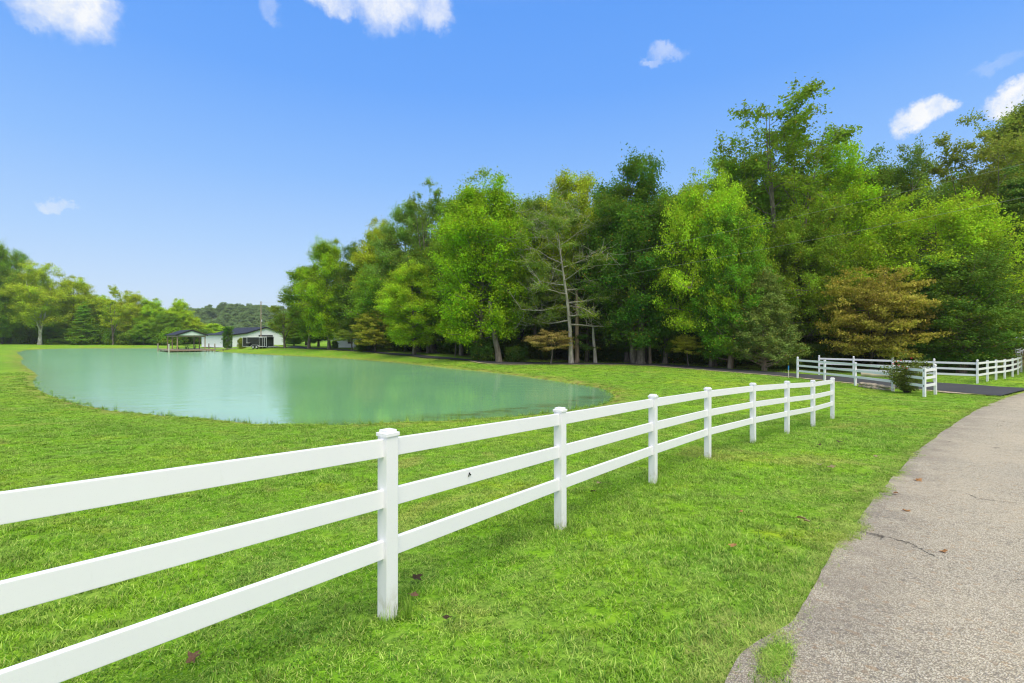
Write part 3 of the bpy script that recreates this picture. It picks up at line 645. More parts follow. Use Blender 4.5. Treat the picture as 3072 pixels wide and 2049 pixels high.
G_ = dict(bright=(.31, .52, .012), green=(.19, .34, .024), mid=(.14, .26, .022), dark=(.068, .160, .022), deep=(.040, .095, .018), lime=(.40, .58, .024), yellow=(.44, .52, .030), olive=(.26, .31, .050), grey=(.21, .32, .060),
          cedar=(.095, .20, .026), cedarg=(.12, .28, .018), cedaro=(.18, .25, .060), pine=(.085, .18, .034), red=(.40, .34, .065), amber=(.44, .42, .050), rust=(.42, .31, .10), far=(.20, .36, .040))
def tree(name, kind, px, d, top, wpx, col, label, group, cat='tree', rz=None, x=None, bark=None):
    """a tree of prototype kind; px = photo column of its middle, top = photo row of its tip, wpx = its width in photo pixels"""
    k = KIND[kind]; x = X(px, d) if x is None else x; z = ground_z(x, d)
    w = wpx / FP * d; h = HC - (top - HY) / FP * (d - .20 * w) - z
    o = empty(name, (x, d, z - .05), rnd.uniform(0, 6.28) if rz is None else rz); sx = w / (2 * k['R'] * 1.06); o.scale = (sx, sx, h / k['H'])
    t = link('trunk', k['trunk'], None, o); c = link('crown', k['crown'], None, o)
    if bark: t.material_slots[0].link = 'OBJECT'; t.material_slots[0].material = MAT[bark]
    j = [rnd.uniform(.92, 1.08) for _ in range(3)]; b = G_[col] if isinstance(col, str) else col
    c.color = (b[0] * j[0], b[1] * j[1], b[2] * j[2], 1)
    return tag(o, label, cat, group)
WG = 'trees along the front of the wood'
TREES = [
 ('broadleaf_tree', 'thin', 852, 97, 868, 130, 'olive', 'sparse olive tree at the low left end of the wood'),
 ('broadleaf_tree', 'poplar', 925, 93, 775, 150, 'green', 'light open tree second from the left end of the wood'),
 ('broadleaf_tree', 'maple', 985, 86, 702, 165, 'bright', 'rounded fresh green tree above the small dark trunk by the driveway bend'),
 ('broadleaf_tree', 'oak', 1075, 84, 722, 160, 'dark', 'dark blue green tree right of the rounded fresh green one'),
 ('broadleaf_tree', 'maple', 1140, 80, 645, 165, 'yellow', 'tree with yellow green top left of the tall feathery one'),
 ('broadleaf_tree', 'poplar', 1215, 75, 575, 180, 'grey', 'grey green open tree against the sky left of the tallest feathery one'),
 ('broadleaf_tree', 'airy', 1300, 69, 480, 220, 'grey', 'tall feathery tree left of the big bright green one'),
 ('broadleaf_tree', 'maple', 1235, 63, 775, 190, 'lime', 'low bright lime tree in front of the tall feathery one'),
 ('broadleaf_tree', 'poplar', 1385, 60, 540, 200, 'green', 'green tree half hidden left of the big bright one'),
 ('broadleaf_tree', 'maple', 1455, 52, 492, 300, 'bright', 'big bright green tree with a leaning pale trunk'),
 ('broadleaf_tree', 'poplar', 1600, 57, 545, 190, 'grey', 'dull grey green tree just behind the half bare one'),
 ('broadleaf_tree', 'poplar', 1722, 55, 458, 225, 'yellow', 'tree with a yellowing round top behind the half bare one'),
 ('broadleaf_tree', 'oak', 1905, 49.5, 445, 320, 'dark', 'large dark green tree in the middle of the wood'),
 ('broadleaf_tree', 'oak', 1835, 58, 570, 220, 'mid', 'green tree filling the gap left of the large dark one'),
 ('broadleaf_tree', 'poplar', 2035, 54, 508, 230, 'green', 'green tree just right of the large dark one'),
 ('broadleaf_tree', 'spread', 2135, 45.5, 492, 330, 'lime', 'light yellow green spreading tree above the tall cedar'),
 ('broadleaf_tree', 'poplar', 2230, 54, 395, 290, 'green', 'green tree at the left foot of the tallest tree'),
 ('broadleaf_tree', 'airy', 2345, 48, 135, 410, 'green', 'tallest tree with fan of thin stems against the sky'),
 ('broadleaf_tree', 'oak', 2500, 51, 400, 300, 'bright', 'leafy green tree right of the tallest one'),
 ('broadleaf_tree', 'spread', 2380, 45, 610, 330, 'green', 'fresh green tree under the tallest one'),
 ('broadleaf_tree', 'oak', 2640, 54, 440, 300, 'mid', 'dark leafy tree behind the reddish dogwood'),
 ('broadleaf_tree', 'thin', 2735, 49, 345, 250, 'grey', 'slim see-through tree in front of the white cloud'),
 ('broadleaf_tree', 'spread', 2785, 42.5, 548, 440, 'lime', 'wide yellow green tree overhanging the reddish dogwood'),
 ('broadleaf_tree', 'airy', 2955, 47, 225, 310, 'olive', 'tall olive tinged tree near the right edge'),
 ('broadleaf_tree', 'poplar', 3095, 51, 215, 280, 'olive', 'tall tree cut by the right edge'),
 ('broadleaf_tree', 'oak', 2880, 52, 520, 260, 'mid', 'green tree behind the wide yellow green one'),
]
for t in TREES: tree(t[0], t[1], t[2], t[3], t[4], t[5], t[6], t[7], WG)
bt = tree('half_bare_tree', 'bare', 1710, 49, 610, 300, 'grey', 'half bare tree with grey drooping branches in front of the wood', None, rz=0.3)
CG = 'evergreens along the front of the wood'
for t in [('cedar_tree', 'cedarb', 2192, 42.6, 640, 235, 'cedarg', 'tall dense cedar with fluted pale trunk under the yellow green tree'),
          ('cedar_tree', 'cedar', 2300, 40.3, 800, 210, 'cedaro', 'smaller grey green cedar left of the reddish dogwood'),
          ('cedar_tree', 'cedarb', 2865, 38.5, 758, 330, 'cedar', 'broad dark cedar right of the reddish dogwood'),
          ('pine_tree', 'pine', 3050, 41, 470, 330, 'pine', 'dark layered pine at the right edge'),
          ('pine_tree', 'pine', 1765, 51.5, 690, 190, 'deep', 'dark pine behind the broken grey trunk'),
          ('cedar_tree', 'cedar', 2420, 47, 800, 190, 'deep', 'very dark cedar left behind the reddish dogwood'),
          ('cedar_tree', 'cedarb', 2010, 51, 760, 180, 'deep', 'dark evergreen behind the small yellow dogwood')]:
    tree(*t, CG)
DG = 'small dogwoods at the edge of the wood'
for t in [('dogwood_tree', 'dogwood', 2622, 38.2, 790, 320, 'red', 'large reddish orange dogwood behind the entrance fence'),
          ('dogwood_tree', 'smalldog', 1650, 48.6, 985, 150, 'rust', 'small rusty dogwood under the half bare tree'),
          ('dogwood_tree', 'smalldog', 2062, 45.6, 1000, 95, 'amber', 'small yellow dogwood with a thin leaning trunk'),
          ('dogwood_tree', 'dogwood', 1128, 71, 930, 150, 'amber', 'amber dogwood in front of the white building'),
          ('dogwood_tree', 'smalldog', 1052, 80, 985, 110, 'olive', 'low olive dogwood left of the amber one')]:
    tree(*t, DG)
YG = 'young trees beside the driveway'
for t in [('young_tree', 'young', 1213, 68.5, 970, 60, 'mid', 'thin young tree with pale stem in front of the white building'), ('young_tree', 'young', 1366, 57.5, 925, 100, 'bright', 'young tree with a straight grey stem beside the driveway'),
          ('young_tree', 'young', 1290, 65.5, 930, 90, 'lime', 'young lime tree in front of the thick twin trunk'), ('young_tree', 'young', 1994, 49.5, 960, 90, 'green', 'young tree right of the large dark one'), ('young_tree', 'young', 1882, 51.5, 985, 80, 'dark', 'slim dark young tree left of the large dark one')]:
    tree(*t, YG)
# depth of the wood
BG = 'trees deep inside the wood'
r_ = random.Random(21)
for row, (d0, step) in enumerate(((63, 95), (76, 90), (92, 110))):
    px = 1180 - row * 60 + r_.uniform(0, 40)
    while px < 3220:
        d = d0 + r_.uniform(-3, 3) + max(0, (1500 - px)) * .035 - max(0, px - 2300) * .006
        sky = np.interp(px, [900, 1100, 1300, 1500, 1700, 1900, 2100, 2300, 2500, 2800, 3100], [860, 760, 640, 590, 570, 540, 560, 480, 500, 520, 430])
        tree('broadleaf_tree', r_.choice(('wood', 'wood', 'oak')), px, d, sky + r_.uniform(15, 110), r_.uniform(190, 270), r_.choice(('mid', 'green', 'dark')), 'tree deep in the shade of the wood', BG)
        px += step * r_.uniform(.75, 1.25)
UG = 'understory shrubs inside the wood'
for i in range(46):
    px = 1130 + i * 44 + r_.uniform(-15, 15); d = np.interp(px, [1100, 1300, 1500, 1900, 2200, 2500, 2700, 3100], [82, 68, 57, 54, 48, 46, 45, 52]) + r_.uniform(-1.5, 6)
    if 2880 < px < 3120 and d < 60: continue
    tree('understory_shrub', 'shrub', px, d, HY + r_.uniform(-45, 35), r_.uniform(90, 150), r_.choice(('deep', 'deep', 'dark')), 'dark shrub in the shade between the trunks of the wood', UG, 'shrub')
for px, d, top, w, col, lb in ((1455, 52, 1018, 90, 'dark', 'dark leafy shrub left of the leaning pale trunk'), (1545, 51, 1040, 70, 'deep', 'low dark shrub right of the leaning pale trunk'), (1004, 89, 1022, 22, 'mid', 'round clipped bush at the left end of the white building'), (1095, 75, 1020, 70, 'deep', 'dark bush under the amber dogwood'),
                               (2350, 42.5, 1040, 90, 'dark', 'dark shrub behind the left end post of the entrance fence'), (2460, 42, 1030, 110, 'deep', 'dark shrub behind the ball topped fence posts'), (725, 107, 1014, 26, 'olive', 'small spiky shrub in front of the white barn')):
    tree('garden_shrub', 'shrub', px, d, top, w, col, lb, 'shrubs at the edge of the wood', 'shrub')
tree('arborvitae', 'arbor', 683, 107, 984, 27, 'dark', 'columnar evergreen in front of the white barn', None, 'tree')
# trunks that show against the shade
def lone_trunk(name, pts, radii, m, label, group=None, cat='tree trunk'):
    V, F = [], []; o0 = Vector(pts[0]); tube(V, F, [np.array(Vector(p) - o0) for p in pts], radii, 9)
    return tag(link(name, np_mesh(name, np.array(V), np.array(F), True), MAT[m], None, o0), label, cat, group)
def gp(px, d, dz=-.1): x = X(px, d); return Vector((x, d, ground_z(x, d) + dz))
b0 = gp(1786, 50); lone_trunk('broken_trunk', [b0, b0 + Vector((-.05, 0, 1.2)), b0 + Vector((-.2, 0, 2.6)), b0 + Vector((-.24, 0, 3.9))], [.24, .17, .15, .09], 'dead', 'broken pale grey trunk standing without a crown')
b0 = gp(1497, 50.5); lone_trunk('leaning_trunk', [b0, b0 + Vector((-.15, 0, 1.4)), b0 + Vector((-.6, 0, 3.4)), b0 + Vector((-1.0, .3, 6.5))], [.40, .30, .27, .2], 'bark', 'thick leaning trunk at the right of the dark leafy shrub')
b0 = gp(1922, 48.6); lone_trunk('flared_trunk', [b0, b0 + Vector((.02, 0, .5)), b0 + Vector((.04, 0, 2.5)), b0 + Vector((.1, 0, 7))], [.62, .40, .33, .25], 'bark', 'thick flared trunk of the wood beside the driveway')
tk = 0
for px, d, rr, mm, lb in ((1731, 50.2, .27, 'cedar_bark', 'straight trunk just left of the broken grey one'), (1881, 52, .30, 'bark', 'trunk two places left of the flared one'), (1938, 50, .2, 'dark_bark', 'slim trunk touching the flared one on its right'), (1950, 49, .17, 'cedar_bark', 'short pale trunk right of the flared one'), (1996, 49.3, .28, 'bark', 'trunk left of the small yellow dogwood'),
                          (2142, 45.8, .30, 'bark', 'trunk left of the tall cedar'), (2935, 41.5, .38, 'dark_bark', 'dark thick trunk right behind the ball topped corner post'), (2905, 42, .30, 'cedar_bark', 'brown trunk left behind the ball topped corner post'), (2968, 43, .34, 'dark_bark', 'dark trunk over the first low fence posts'), (1286, 66.5, .36, 'bark', 'left stem of the thick twin trunk'), (1296, 66.3, .30, 'bark', 'right stem of the thick twin trunk'),
                          (1335, 68, .36, 'dark_bark', 'dark trunk right of the blue drum'), (1255, 70, .40, 'dark_bark', 'dark thick trunk left of the blue drum'), (1085, 78, .22, 'dark_bark', 'dark slender trunk under the amber dogwood'), (1096, 77, .22, 'dark_bark', 'crooked dark trunk under the amber dogwood'), (2790, 40, .30, 'bark', 'trunk seen through the rose bush'), (2640, 41, .26, 'dark_bark', 'trunk under the reddish dogwood')):
    b0 = gp(px, d); h = r_.uniform(6, 9); k = r_.uniform(-.05, .05)
    lone_trunk('tree_trunk', [b0, b0 + Vector((0, 0, .5)), b0 + Vector((k * h * .5, 0, h * .5)), b0 + Vector((k * h, 0, h))], [rr * 1.25, rr * .9, rr * .75, rr * .5], mm, lb, 'bare trunks along the front of the wood')
# left wood across the pond
LG = 'trees on the far left shore'
for t in [('broadleaf_tree', 'oak', -40, 138, 690, 180, 'green', 'tall tree cut by the left edge'), ('broadleaf_tree', 'oak', 45, 156, 748, 150, 'mid', 'dark tree rising behind the white trunked sycamore'), ('sycamore_tree', 'sycamore', 112, 142, 780, 215, 'yellow', 'spreading yellow green sycamore with white trunk on the far left shore'),
          ('broadleaf_tree', 'maple', 10, 146, 862, 120, 'lime', 'yellow green tree at the left edge below the tall one'), ('broadleaf_tree', 'maple', 222, 152, 822, 160, 'yellow', 'rounded yellow green tree right of the sycamore'), ('pine_tree', 'pine', 252, 146, 905, 110, 'mid', 'dark pine between the sycamore and the pale stemmed tree'),
          ('pale_stemmed_tree', 'thin', 338, 147, 838, 125, 'yellow', 'pale stemmed see-through tree standing above its neighbours'), ('broadleaf_tree', 'maple', 300, 160, 880, 130, 'lime', 'light green tree just left of the pale stemmed one'), ('broadleaf_tree', 'maple', 395, 158, 868, 120, 'yellow', 'yellow green tree just right of the pale stemmed one'),
          ('broadleaf_tree', 'maple', 455, 160, 890, 115, 'lime', 'light green tree left of the round topped one'), ('broadleaf_tree', 'maple', 538, 154, 892, 95, 'lime', 'round topped light tree above the pavilion'), ('broadleaf_tree', 'oak', 500, 150, 935, 110, 'mid', 'dull green tree behind the left of the pavilion'), ('broadleaf_tree', 'maple', 582, 156, 948, 80, 'yellow', 'yellowing tree behind the pavilion roof'),
          ('broadleaf_tree', 'oak', 160, 150, 940, 130, 'green', 'low green tree right of the sycamore trunk'), ('broadleaf_tree', 'oak', 430, 148, 965, 90, 'green', 'low green tree left of the pavilion'), ('broadleaf_tree', 'maple', 640, 185, 968, 90, 'lime', 'bright tree over the roof of the barn'), ('broadleaf_tree', 'maple', 672, 200, 985, 60, 'yellow', 'small yellow green tree over the barn roof'),
          ('broadleaf_tree', 'oak', 866, 150, 935, 130, 'mid', 'dense tree right behind the barn'), ('broadleaf_tree', 'oak', 918, 120, 905, 120, 'green', 'leafy tree between the barn and the wood'), ('broadleaf_tree', 'maple', 880, 112, 985, 80, 'mid', 'low tree at the right end of the barn'), ('broadleaf_tree', 'oak', 955, 108, 880, 130, 'dark', 'dark tree behind the left end of the wood')]:
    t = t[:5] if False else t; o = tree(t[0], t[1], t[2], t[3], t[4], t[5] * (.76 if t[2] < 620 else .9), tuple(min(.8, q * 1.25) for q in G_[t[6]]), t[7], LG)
for i in range(26):
    px = -60 + i * 26 + r_.uniform(-8, 8); tree('shore_shrub', 'shrub', px, 146 + r_.uniform(0, 8), HY - r_.uniform(-6, 30), r_.uniform(45, 75), r_.choice(('dark', 'mid', 'green', 'green')), 'leafy shrub at the foot of the trees on the far left shore', 'shrubs along the far left shore', 'shrub')
for i in range(24):
    px = -60 + i * 29 + r_.uniform(-10, 10); tree('broadleaf_tree', r_.choice(('oak', 'maple', 'wood')), px, 164 + r_.uniform(0, 12), np.interp(px, [0, 200, 400, 600], [790, 870, 905, 965]) + r_.uniform(0, 30), r_.uniform(70, 105), r_.choice(('lime', 'yellow', 'green', 'bright')), 'tree in the background of the far left shore', 'background trees on the far left shore')
for i in range(9):
    px = 690 + i * 38 + r_.uniform(-10, 10); tree('broadleaf_tree', 'wood', px, 215 + r_.uniform(0, 40), 978 + r_.uniform(0, 15), r_.uniform(55, 80), r_.choice(('far', 'green')), 'tree on the flat ground behind the barn', 'trees behind the barn')

# scatter by geometry nodes (only what nobody could count)
def scatter(name, pts, scl, rot, idx, protos, label, cat, kind='stuff'):
    me = bpy.data.meshes.new(name); me.vertices.add(len(pts)); me.vertices.foreach_set('co', np.asarray(pts, np.float32).ravel())
    for nm, ty, v, dt in (('scl', 'FLOAT_VECTOR', scl, np.float32), ('rot', 'FLOAT_VECTOR', rot, np.float32), ('idx', 'INT', idx, np.int32)):
        at = me.attributes.new(nm, ty, 'POINT'); at.data.foreach_set('vector' if ty == 'FLOAT_VECTOR' else 'value', np.asarray(v, dt).ravel())
    me.update(); o = link(name, me)
    col = bpy.data.collections.new(name + '_pieces')
    for i, p in enumerate(protos): p.name = '%s_piece_%02d' % (name, i); col.objects.link(p)
    ng = bpy.data.node_groups.new(name + '_scatter', 'GeometryNodeTree'); ng.interface.new_socket('Geometry', in_out='INPUT', socket_type='NodeSocketGeometry'); ng.interface.new_socket('Geometry', in_out='OUTPUT', socket_type='NodeSocketGeometry')
    N = ng.nodes; L = ng.links; gi = N.new('NodeGroupInput'); go = N.new('NodeGroupOutput'); ip = N.new('GeometryNodeInstanceOnPoints'); ci = N.new('GeometryNodeCollectionInfo')
    ci.inputs['Collection'].default_value = col; ci.inputs['Separate Children'].default_value = True; ci.inputs['Reset Children'].default_value = True; ip.inputs['Pick Instance'].default_value = True
    def at(nm, ty): n = N.new('GeometryNodeInputNamedAttribute'); n.data_type = ty; n.inputs['Name'].default_value = nm; return n.outputs['Attribute']
    e2r = N.new('FunctionNodeEulerToRotation'); L.new(at('rot', 'FLOAT_VECTOR'), e2r.inputs[0])
    L.new(gi.outputs[0], ip.inputs['Points']); L.new(ci.outputs[0], ip.inputs['Instance']); L.new(at('idx', 'INT'), ip.inputs['Instance Index']); L.new(e2r.outputs[0], ip.inputs['Rotation']); L.new(at('scl', 'FLOAT_VECTOR'), ip.inputs['Scale']); L.new(ip.outputs[0], go.inputs[0])
    md = o.modifiers.new('scatter', 'NODES'); md.node_group = ng
    return tag(o, label, cat, kind=kind)
hp = []
for nm, col in (('wood', (.060, .115, .045)), ('maple', (.085, .145, .045)), ('oak', (.050, .100, .045)), ('wood', (.095, .135, .05))):
    ob = bpy.data.objects.new('crown', KIND[nm]['crown']); ob.color = (*col, 1); hp.append(ob)
r = np.random.RandomState(3); n = len(HILL_PTS); s = r.uniform(.42, .72, n)
scatter('hillside_woods', HILL_PTS, np.stack((s * 1.25, s * 1.25, s * .85), 1), np.stack((np.zeros(n), np.zeros(n), r.uniform(0, 6.28, n)), 1), r.randint(0, 4, n), hp, 'hazy green woods covering the distant hill', 'woods').color = (.22, .33, .15, 1)

# ------------------------------------------------------------------ lawn grass
def tuft(seed, nb, rad, h, wid, spread, b0=0., b1=1.):
    r = np.random.RandomState(seed); V = []; F = []; tip = []; bl = []
    for i in range(nb):
        a = r.uniform(0, 6.28); q = rad * math.sqrt(r.rand()); p = np.array((math.cos(a) * q, math.sin(a) * q, -.012)); b = r.uniform(0, 6.28); hh = h * r.uniform(.45, 1.15); ln = hh * r.uniform(.1, 1.0) * spread
        d = np.array((math.cos(b), math.sin(b), 0)); s = np.array((-d[1], d[0], 0)) * wid * r.uniform(.6, 1.2) * .5
        m1 = p + d * ln * .25 + np.array((0, 0, hh * .55)); t1 = p + d * ln + np.array((0, 0, hh * r.uniform(.75, 1.0)))
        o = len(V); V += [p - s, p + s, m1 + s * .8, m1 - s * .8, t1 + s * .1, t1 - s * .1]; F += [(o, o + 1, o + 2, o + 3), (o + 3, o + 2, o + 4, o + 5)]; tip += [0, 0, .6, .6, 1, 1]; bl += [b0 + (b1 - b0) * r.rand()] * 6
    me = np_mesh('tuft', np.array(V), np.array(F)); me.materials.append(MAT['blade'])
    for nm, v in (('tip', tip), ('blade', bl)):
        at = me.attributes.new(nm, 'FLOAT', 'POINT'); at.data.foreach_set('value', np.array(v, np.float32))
    return bpy.data.objects.new('tuft', me)
def weed(seed):
    r = np.random.RandomState(seed); V = []; F = []; n = 40
    for i in range(n):
        a = r.uniform(0, 6.28); q = .13 * math.sqrt(r.rand()); c = np.array((math.cos(a) * q, math.sin(a) * q, r.uniform(.03, .075))); nr = r.normal(0, .45, 3) + np.array((0, 0, 1)); nr /= np.linalg.norm(nr); u = np.cross(nr, r.normal(0, 1, 3)); u /= np.linalg.norm(u); v = np.cross(nr, u); L = r.uniform(.006, .012)
        o = len(V); V += [c - u * L, c + v * L * .7, c + u * L, c - v * L * .7]; F += [(o, o + 1, o + 2, o + 3)]
    me = np_mesh('weed', np.array(V), np.array(F)); me.materials.append(MAT['blade'])
    for nm, v in (('tip', [1.] * len(V)), ('blade', np.repeat(r.uniform(.0, .5, n), 4))):
        at = me.attributes.new(nm, 'FLOAT', 'POINT'); at.data.foreach_set('value', np.array(v, np.float32))
    return bpy.data.objects.new('weed', me)
def grass():
    r = np.random.RandomState(11); pts = []; scl = []; idx = []
    def area_ok(x, y, m=.05): return (poly_sd(x, y, ROAD_POLY) > .03) & (poly_sd(x, y, DRIVE_POLY) > .1) & (poly_sd(x, y, SHORE_S) > .55 + .35 * np.sin(x * 1.9 + np.sin(y * 2.3)))
    # mown sward, thinning with distance
    for r0, r1, dens, sc_ in ((1.0, 4.5, 190, 1.0), (4.5, 8, 150, 1.05), (8, 13, 95, 1.2), (13, 20, 55, 1.45), (20, 34, 26, 1.9), (34, 56, 10, 2.6)):
        n = int(dens * 1.13 * (r1 ** 2 - r0 ** 2)); rr = np.sqrt(r.uniform(r0 ** 2, r1 ** 2, n)); a = r.uniform(-1.13, 1.13, n); x = rr * np.sin(a); y = rr * np.cos(a); ok = area_ok(x, y)
        x, y = x[ok], y[ok]; z = height(x, y); pts.append(np.stack((x, y, z), 1)); s = sc_ * r.uniform(.75, 1.25, len(x)); hs = r.uniform(.7, 1.15, len(x)) * (1 + .3 * np.sin(x * .9 + np.sin(y * 1.3) * 1.4)) * np.where(rr[ok] > 20, .62, 1)
        scl.append(np.stack((s, s, s * hs * .86), 1)); idx.append(r.randint(0, 5, len(x)))
    # longer uncut grass round the fence posts and along the fence line
    fl = dense([(-3.7, -.4), (-2.33, 1.54)] + [(X(px, d), d) for px, py, d in POSTS], 40)
    k = r.randint(0, len(fl), 520); x = fl[k, 0] + r.normal(0, .16, 520); y = fl[k, 1] + r.normal(0, .16, 520); pts.append(np.stack((x, y, height(x, y)), 1)); s = r.uniform(.8, 1.3, 520); scl.append(np.stack((s, s, s * r.uniform(.9, 1.7, 520)), 1)); idx.append(r.randint(0, 5, 520))
    for px, py, d in POSTS:
        n = 16; a = r.uniform(0, 6.28, n); q = r.uniform(.09, .2, n); x = X(px, d) + np.cos(a) * q; y = d + np.sin(a) * q; pts.append(np.stack((x, y, height(x, y)), 1)); s = r.uniform(.6, 1.0, n); scl.append(np.stack((s * .8, s * .8, s * r.uniform(1.5, 2.6, n)), 1)); idx.append(r.randint(5, 7, n))
    # ragged fringe over the road edge, reeds on the shore
    k = r.randint(14, 160, 2600); k = k[k < len(RL)]; off = r.normal(-.07, .05, len(k)); x = RL[k, 0] + RN[k, 0] * off + r.normal(0, .06, len(k)); y = RL[k, 1] + RN[k, 1] * off + r.normal(0, .06, len(k)); pts.append(np.stack((x, y, height(x, y)), 1)); s = r.uniform(.4, .8, len(x)); scl.append(np.stack((s, s, s * r.uniform(.4, .85, len(x))), 1)); idx.append(r.randint(0, 5, len(x)))
    q = r.normal(0, 1, (130, 2)) * (.028, .13); q = q[:, :1] * np.array((.8, -.6)) + q[:, 1:] * np.array((.6, .8)) + np.array((1.44, 2.64)); pts.append(np.column_stack((q, height(q[:, 0], q[:, 1]) + .02))); s = r.uniform(.4, .8, 130); scl.append(np.stack((s, s, s * .6), 1)); idx.append(np.where(r.rand(130) > .55, r.randint(7, 9, 130), r.randint(0, 5, 130)))
    k = r.randint(14, 170, 1700); off = r.normal(-.05, .05, 1700); x = RL[k, 0] + RN[k, 0] * off + r.normal(0, .05, 1700); y = RL[k, 1] + RN[k, 1] * off + r.normal(0, .05, 1700); pts.append(np.stack((x, y, height(x, y) + .006), 1)); s = r.uniform(.5, 1.0, 1700); scl.append(np.stack((s, s, s * r.uniform(.5, 1., 1700)), 1)); idx.append(r.randint(7, 9, 1700))
    for m_, sd, cx_ in ((420, .20, -.35), (160, .12, .0)):      # clover and broad-leaved weeds behind the lowest rail
        k = r.randint(0, len(fl), m_); tg = np.gradient(fl, axis=0); tg /= np.linalg.norm(tg, axis=1)[:, None] + 1e-9; nn_ = np.stack((tg[:, 1], -tg[:, 0]), 1); o_ = cx_ + r.normal(0, sd, m_); x = fl[k, 0] + nn_[k, 0] * o_; y = fl[k, 1] + nn_[k, 1] * o_; kp = np.sin(x * 2.1 + np.sin(y * 1.7)) > -.25; x, y = x[kp], y[kp]
        pts.append(np.stack((x, y, height(x, y)), 1)); s = r.uniform(.7, 1.3, len(x)); scl.append(np.stack((s, s, s), 1)); idx.append(r.randint(9, 12, len(x)))
    near = SHORE_S[(SHORE_S[:, 1] < 34)]
    k = r.randint(0, len(near) - 1, 620); t = r.rand(620); x = near[k, 0] * (1 - t) + near[k + 1, 0] * t + r.normal(0, .18, 620); y = near[k, 1] * (1 - t) + near[k + 1, 1] * t + r.normal(-.10, .2, 620)
    pts.append(np.stack((x, y, np.maximum(height(x, y), ZW + HC - .02)), 1)); s = r.uniform(.7, 1.5, 620); scl.append(np.stack((s, s, s * r.uniform(.8, 1.8, 620) * (1 + 1.5 * (r.rand(620) > .9))), 1)); idx.append(r.randint(4, 7, 620))
    pts = np.concatenate(pts); scl = np.concatenate(scl); idx = np.concatenate(idx); n = len(pts)
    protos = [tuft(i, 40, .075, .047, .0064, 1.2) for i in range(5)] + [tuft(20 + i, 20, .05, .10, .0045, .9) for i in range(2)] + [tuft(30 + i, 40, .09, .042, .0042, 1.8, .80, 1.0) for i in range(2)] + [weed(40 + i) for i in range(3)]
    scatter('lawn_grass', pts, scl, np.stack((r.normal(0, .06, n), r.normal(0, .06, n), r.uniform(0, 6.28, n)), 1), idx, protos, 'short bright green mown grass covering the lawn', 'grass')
grass()

# ------------------------------------------------------------------ white rail fences
PW = .102
_b = MB(); _b.box((0, 0, .47), (PW, PW, 1.66), bevel=.006); POST_ME = _b.mesh('post'); POST_ME.materials.append(MAT['vinyl']); POST_ME.attributes.new('post', 'FLOAT', 'POINT').data.foreach_set('value', np.ones(len(POST_ME.vertices), np.float32))
_b = MB(); _b.box((0, 0, 0), (.118, .118, .026), bevel=.004); _b.box((0, 0, .021), (.088, .088, .022), bevel=.005); CAP_ME = _b.mesh('cap'); CAP_ME.materials.append(MAT['vinyl'])
_b = MB(); _b.box((0, 0, 0), (.118, .118, .03), bevel=.004); _b.lathe([(.045, .012), (.035, .03), (.045, .045), (.058, .07), (.062, .095), (.055, .12), (.038, .14), (.012, .15)], n=14); BALL_ME = _b.mesh('ball_cap', True); BALL_ME.materials.append(MAT['vinyl'])
RAIL_Z = (1.217, .860, .503); RAIL_H, RAIL_T = .125, .038
def fence(name, pts, label, balls=(), heights=None, rails=True, tops=1.30):
    """pts: list of (x, y); one thing with posts (> cap) and rails"""
    root = empty(name, (pts[0][0], pts[0][1], ground_z(*pts[0]))); o0 = root.location.copy(); P3 = []
    for i, (x, y) in enumerate(pts):
        z = ground_z(x, y) if heights is None or heights[i] is None else heights[i]; P3.append(Vector((x, y, z)))
    for i, p in enumerate(P3):
        a = P3[max(i - 1, 0)]; b = P3[min(i + 1, len(P3) - 1)]; an = math.atan2(b.y - a.y, b.x - a.x)
        po = link('post', POST_ME, None, root, p - o0); po.rotation_euler = (rnd.uniform(-.006, .006), rnd.uniform(-.006, .006), an)
        link('ball_cap' if i in balls else 'cap', BALL_ME if i in balls else CAP_ME, None, po, (0, 0, 1.313))
    for a, b in zip(P3[:-1], P3[1:]):
        for k, z in enumerate(RAIL_Z):
            m = MB(); d = (b - a); u = d.normalized(); e = .03
            m.beam(a + Vector((0, 0, z)) + u * e - o0, b + Vector((0, 0, z)) - u * e - o0, RAIL_T, RAIL_H, .004); m.build('rail', MAT['vinyl'], root)
    return tag(root, label, 'fence'), P3
front = [(-3.75, -.42), (-2.33, 1.54)] + [(X(px, d), d) for px, py, d in POSTS]
hts = [None, HC - 1.87] + [P(px, py, d).z for px, py, d in POSTS]
front_fence, FP3 = fence('rail_fence', front, 'long white vinyl three rail fence sweeping from the left foreground beside the road', heights=hts)
wing = [(X(2392.6, 32.8), 32.8), (X(2474, 30.4), 30.4), (X(2566, 27.8), 27.8), (X(2679, 24.9), 24.9), (X(2773, 22.5), 22.5), (X(2806, 23.2), 23.2)]
wing_fence, WP3 = fence('rail_fence', wing, 'white fence on the near side of the driveway entrance, behind the rose bush', balls=(0, 5))
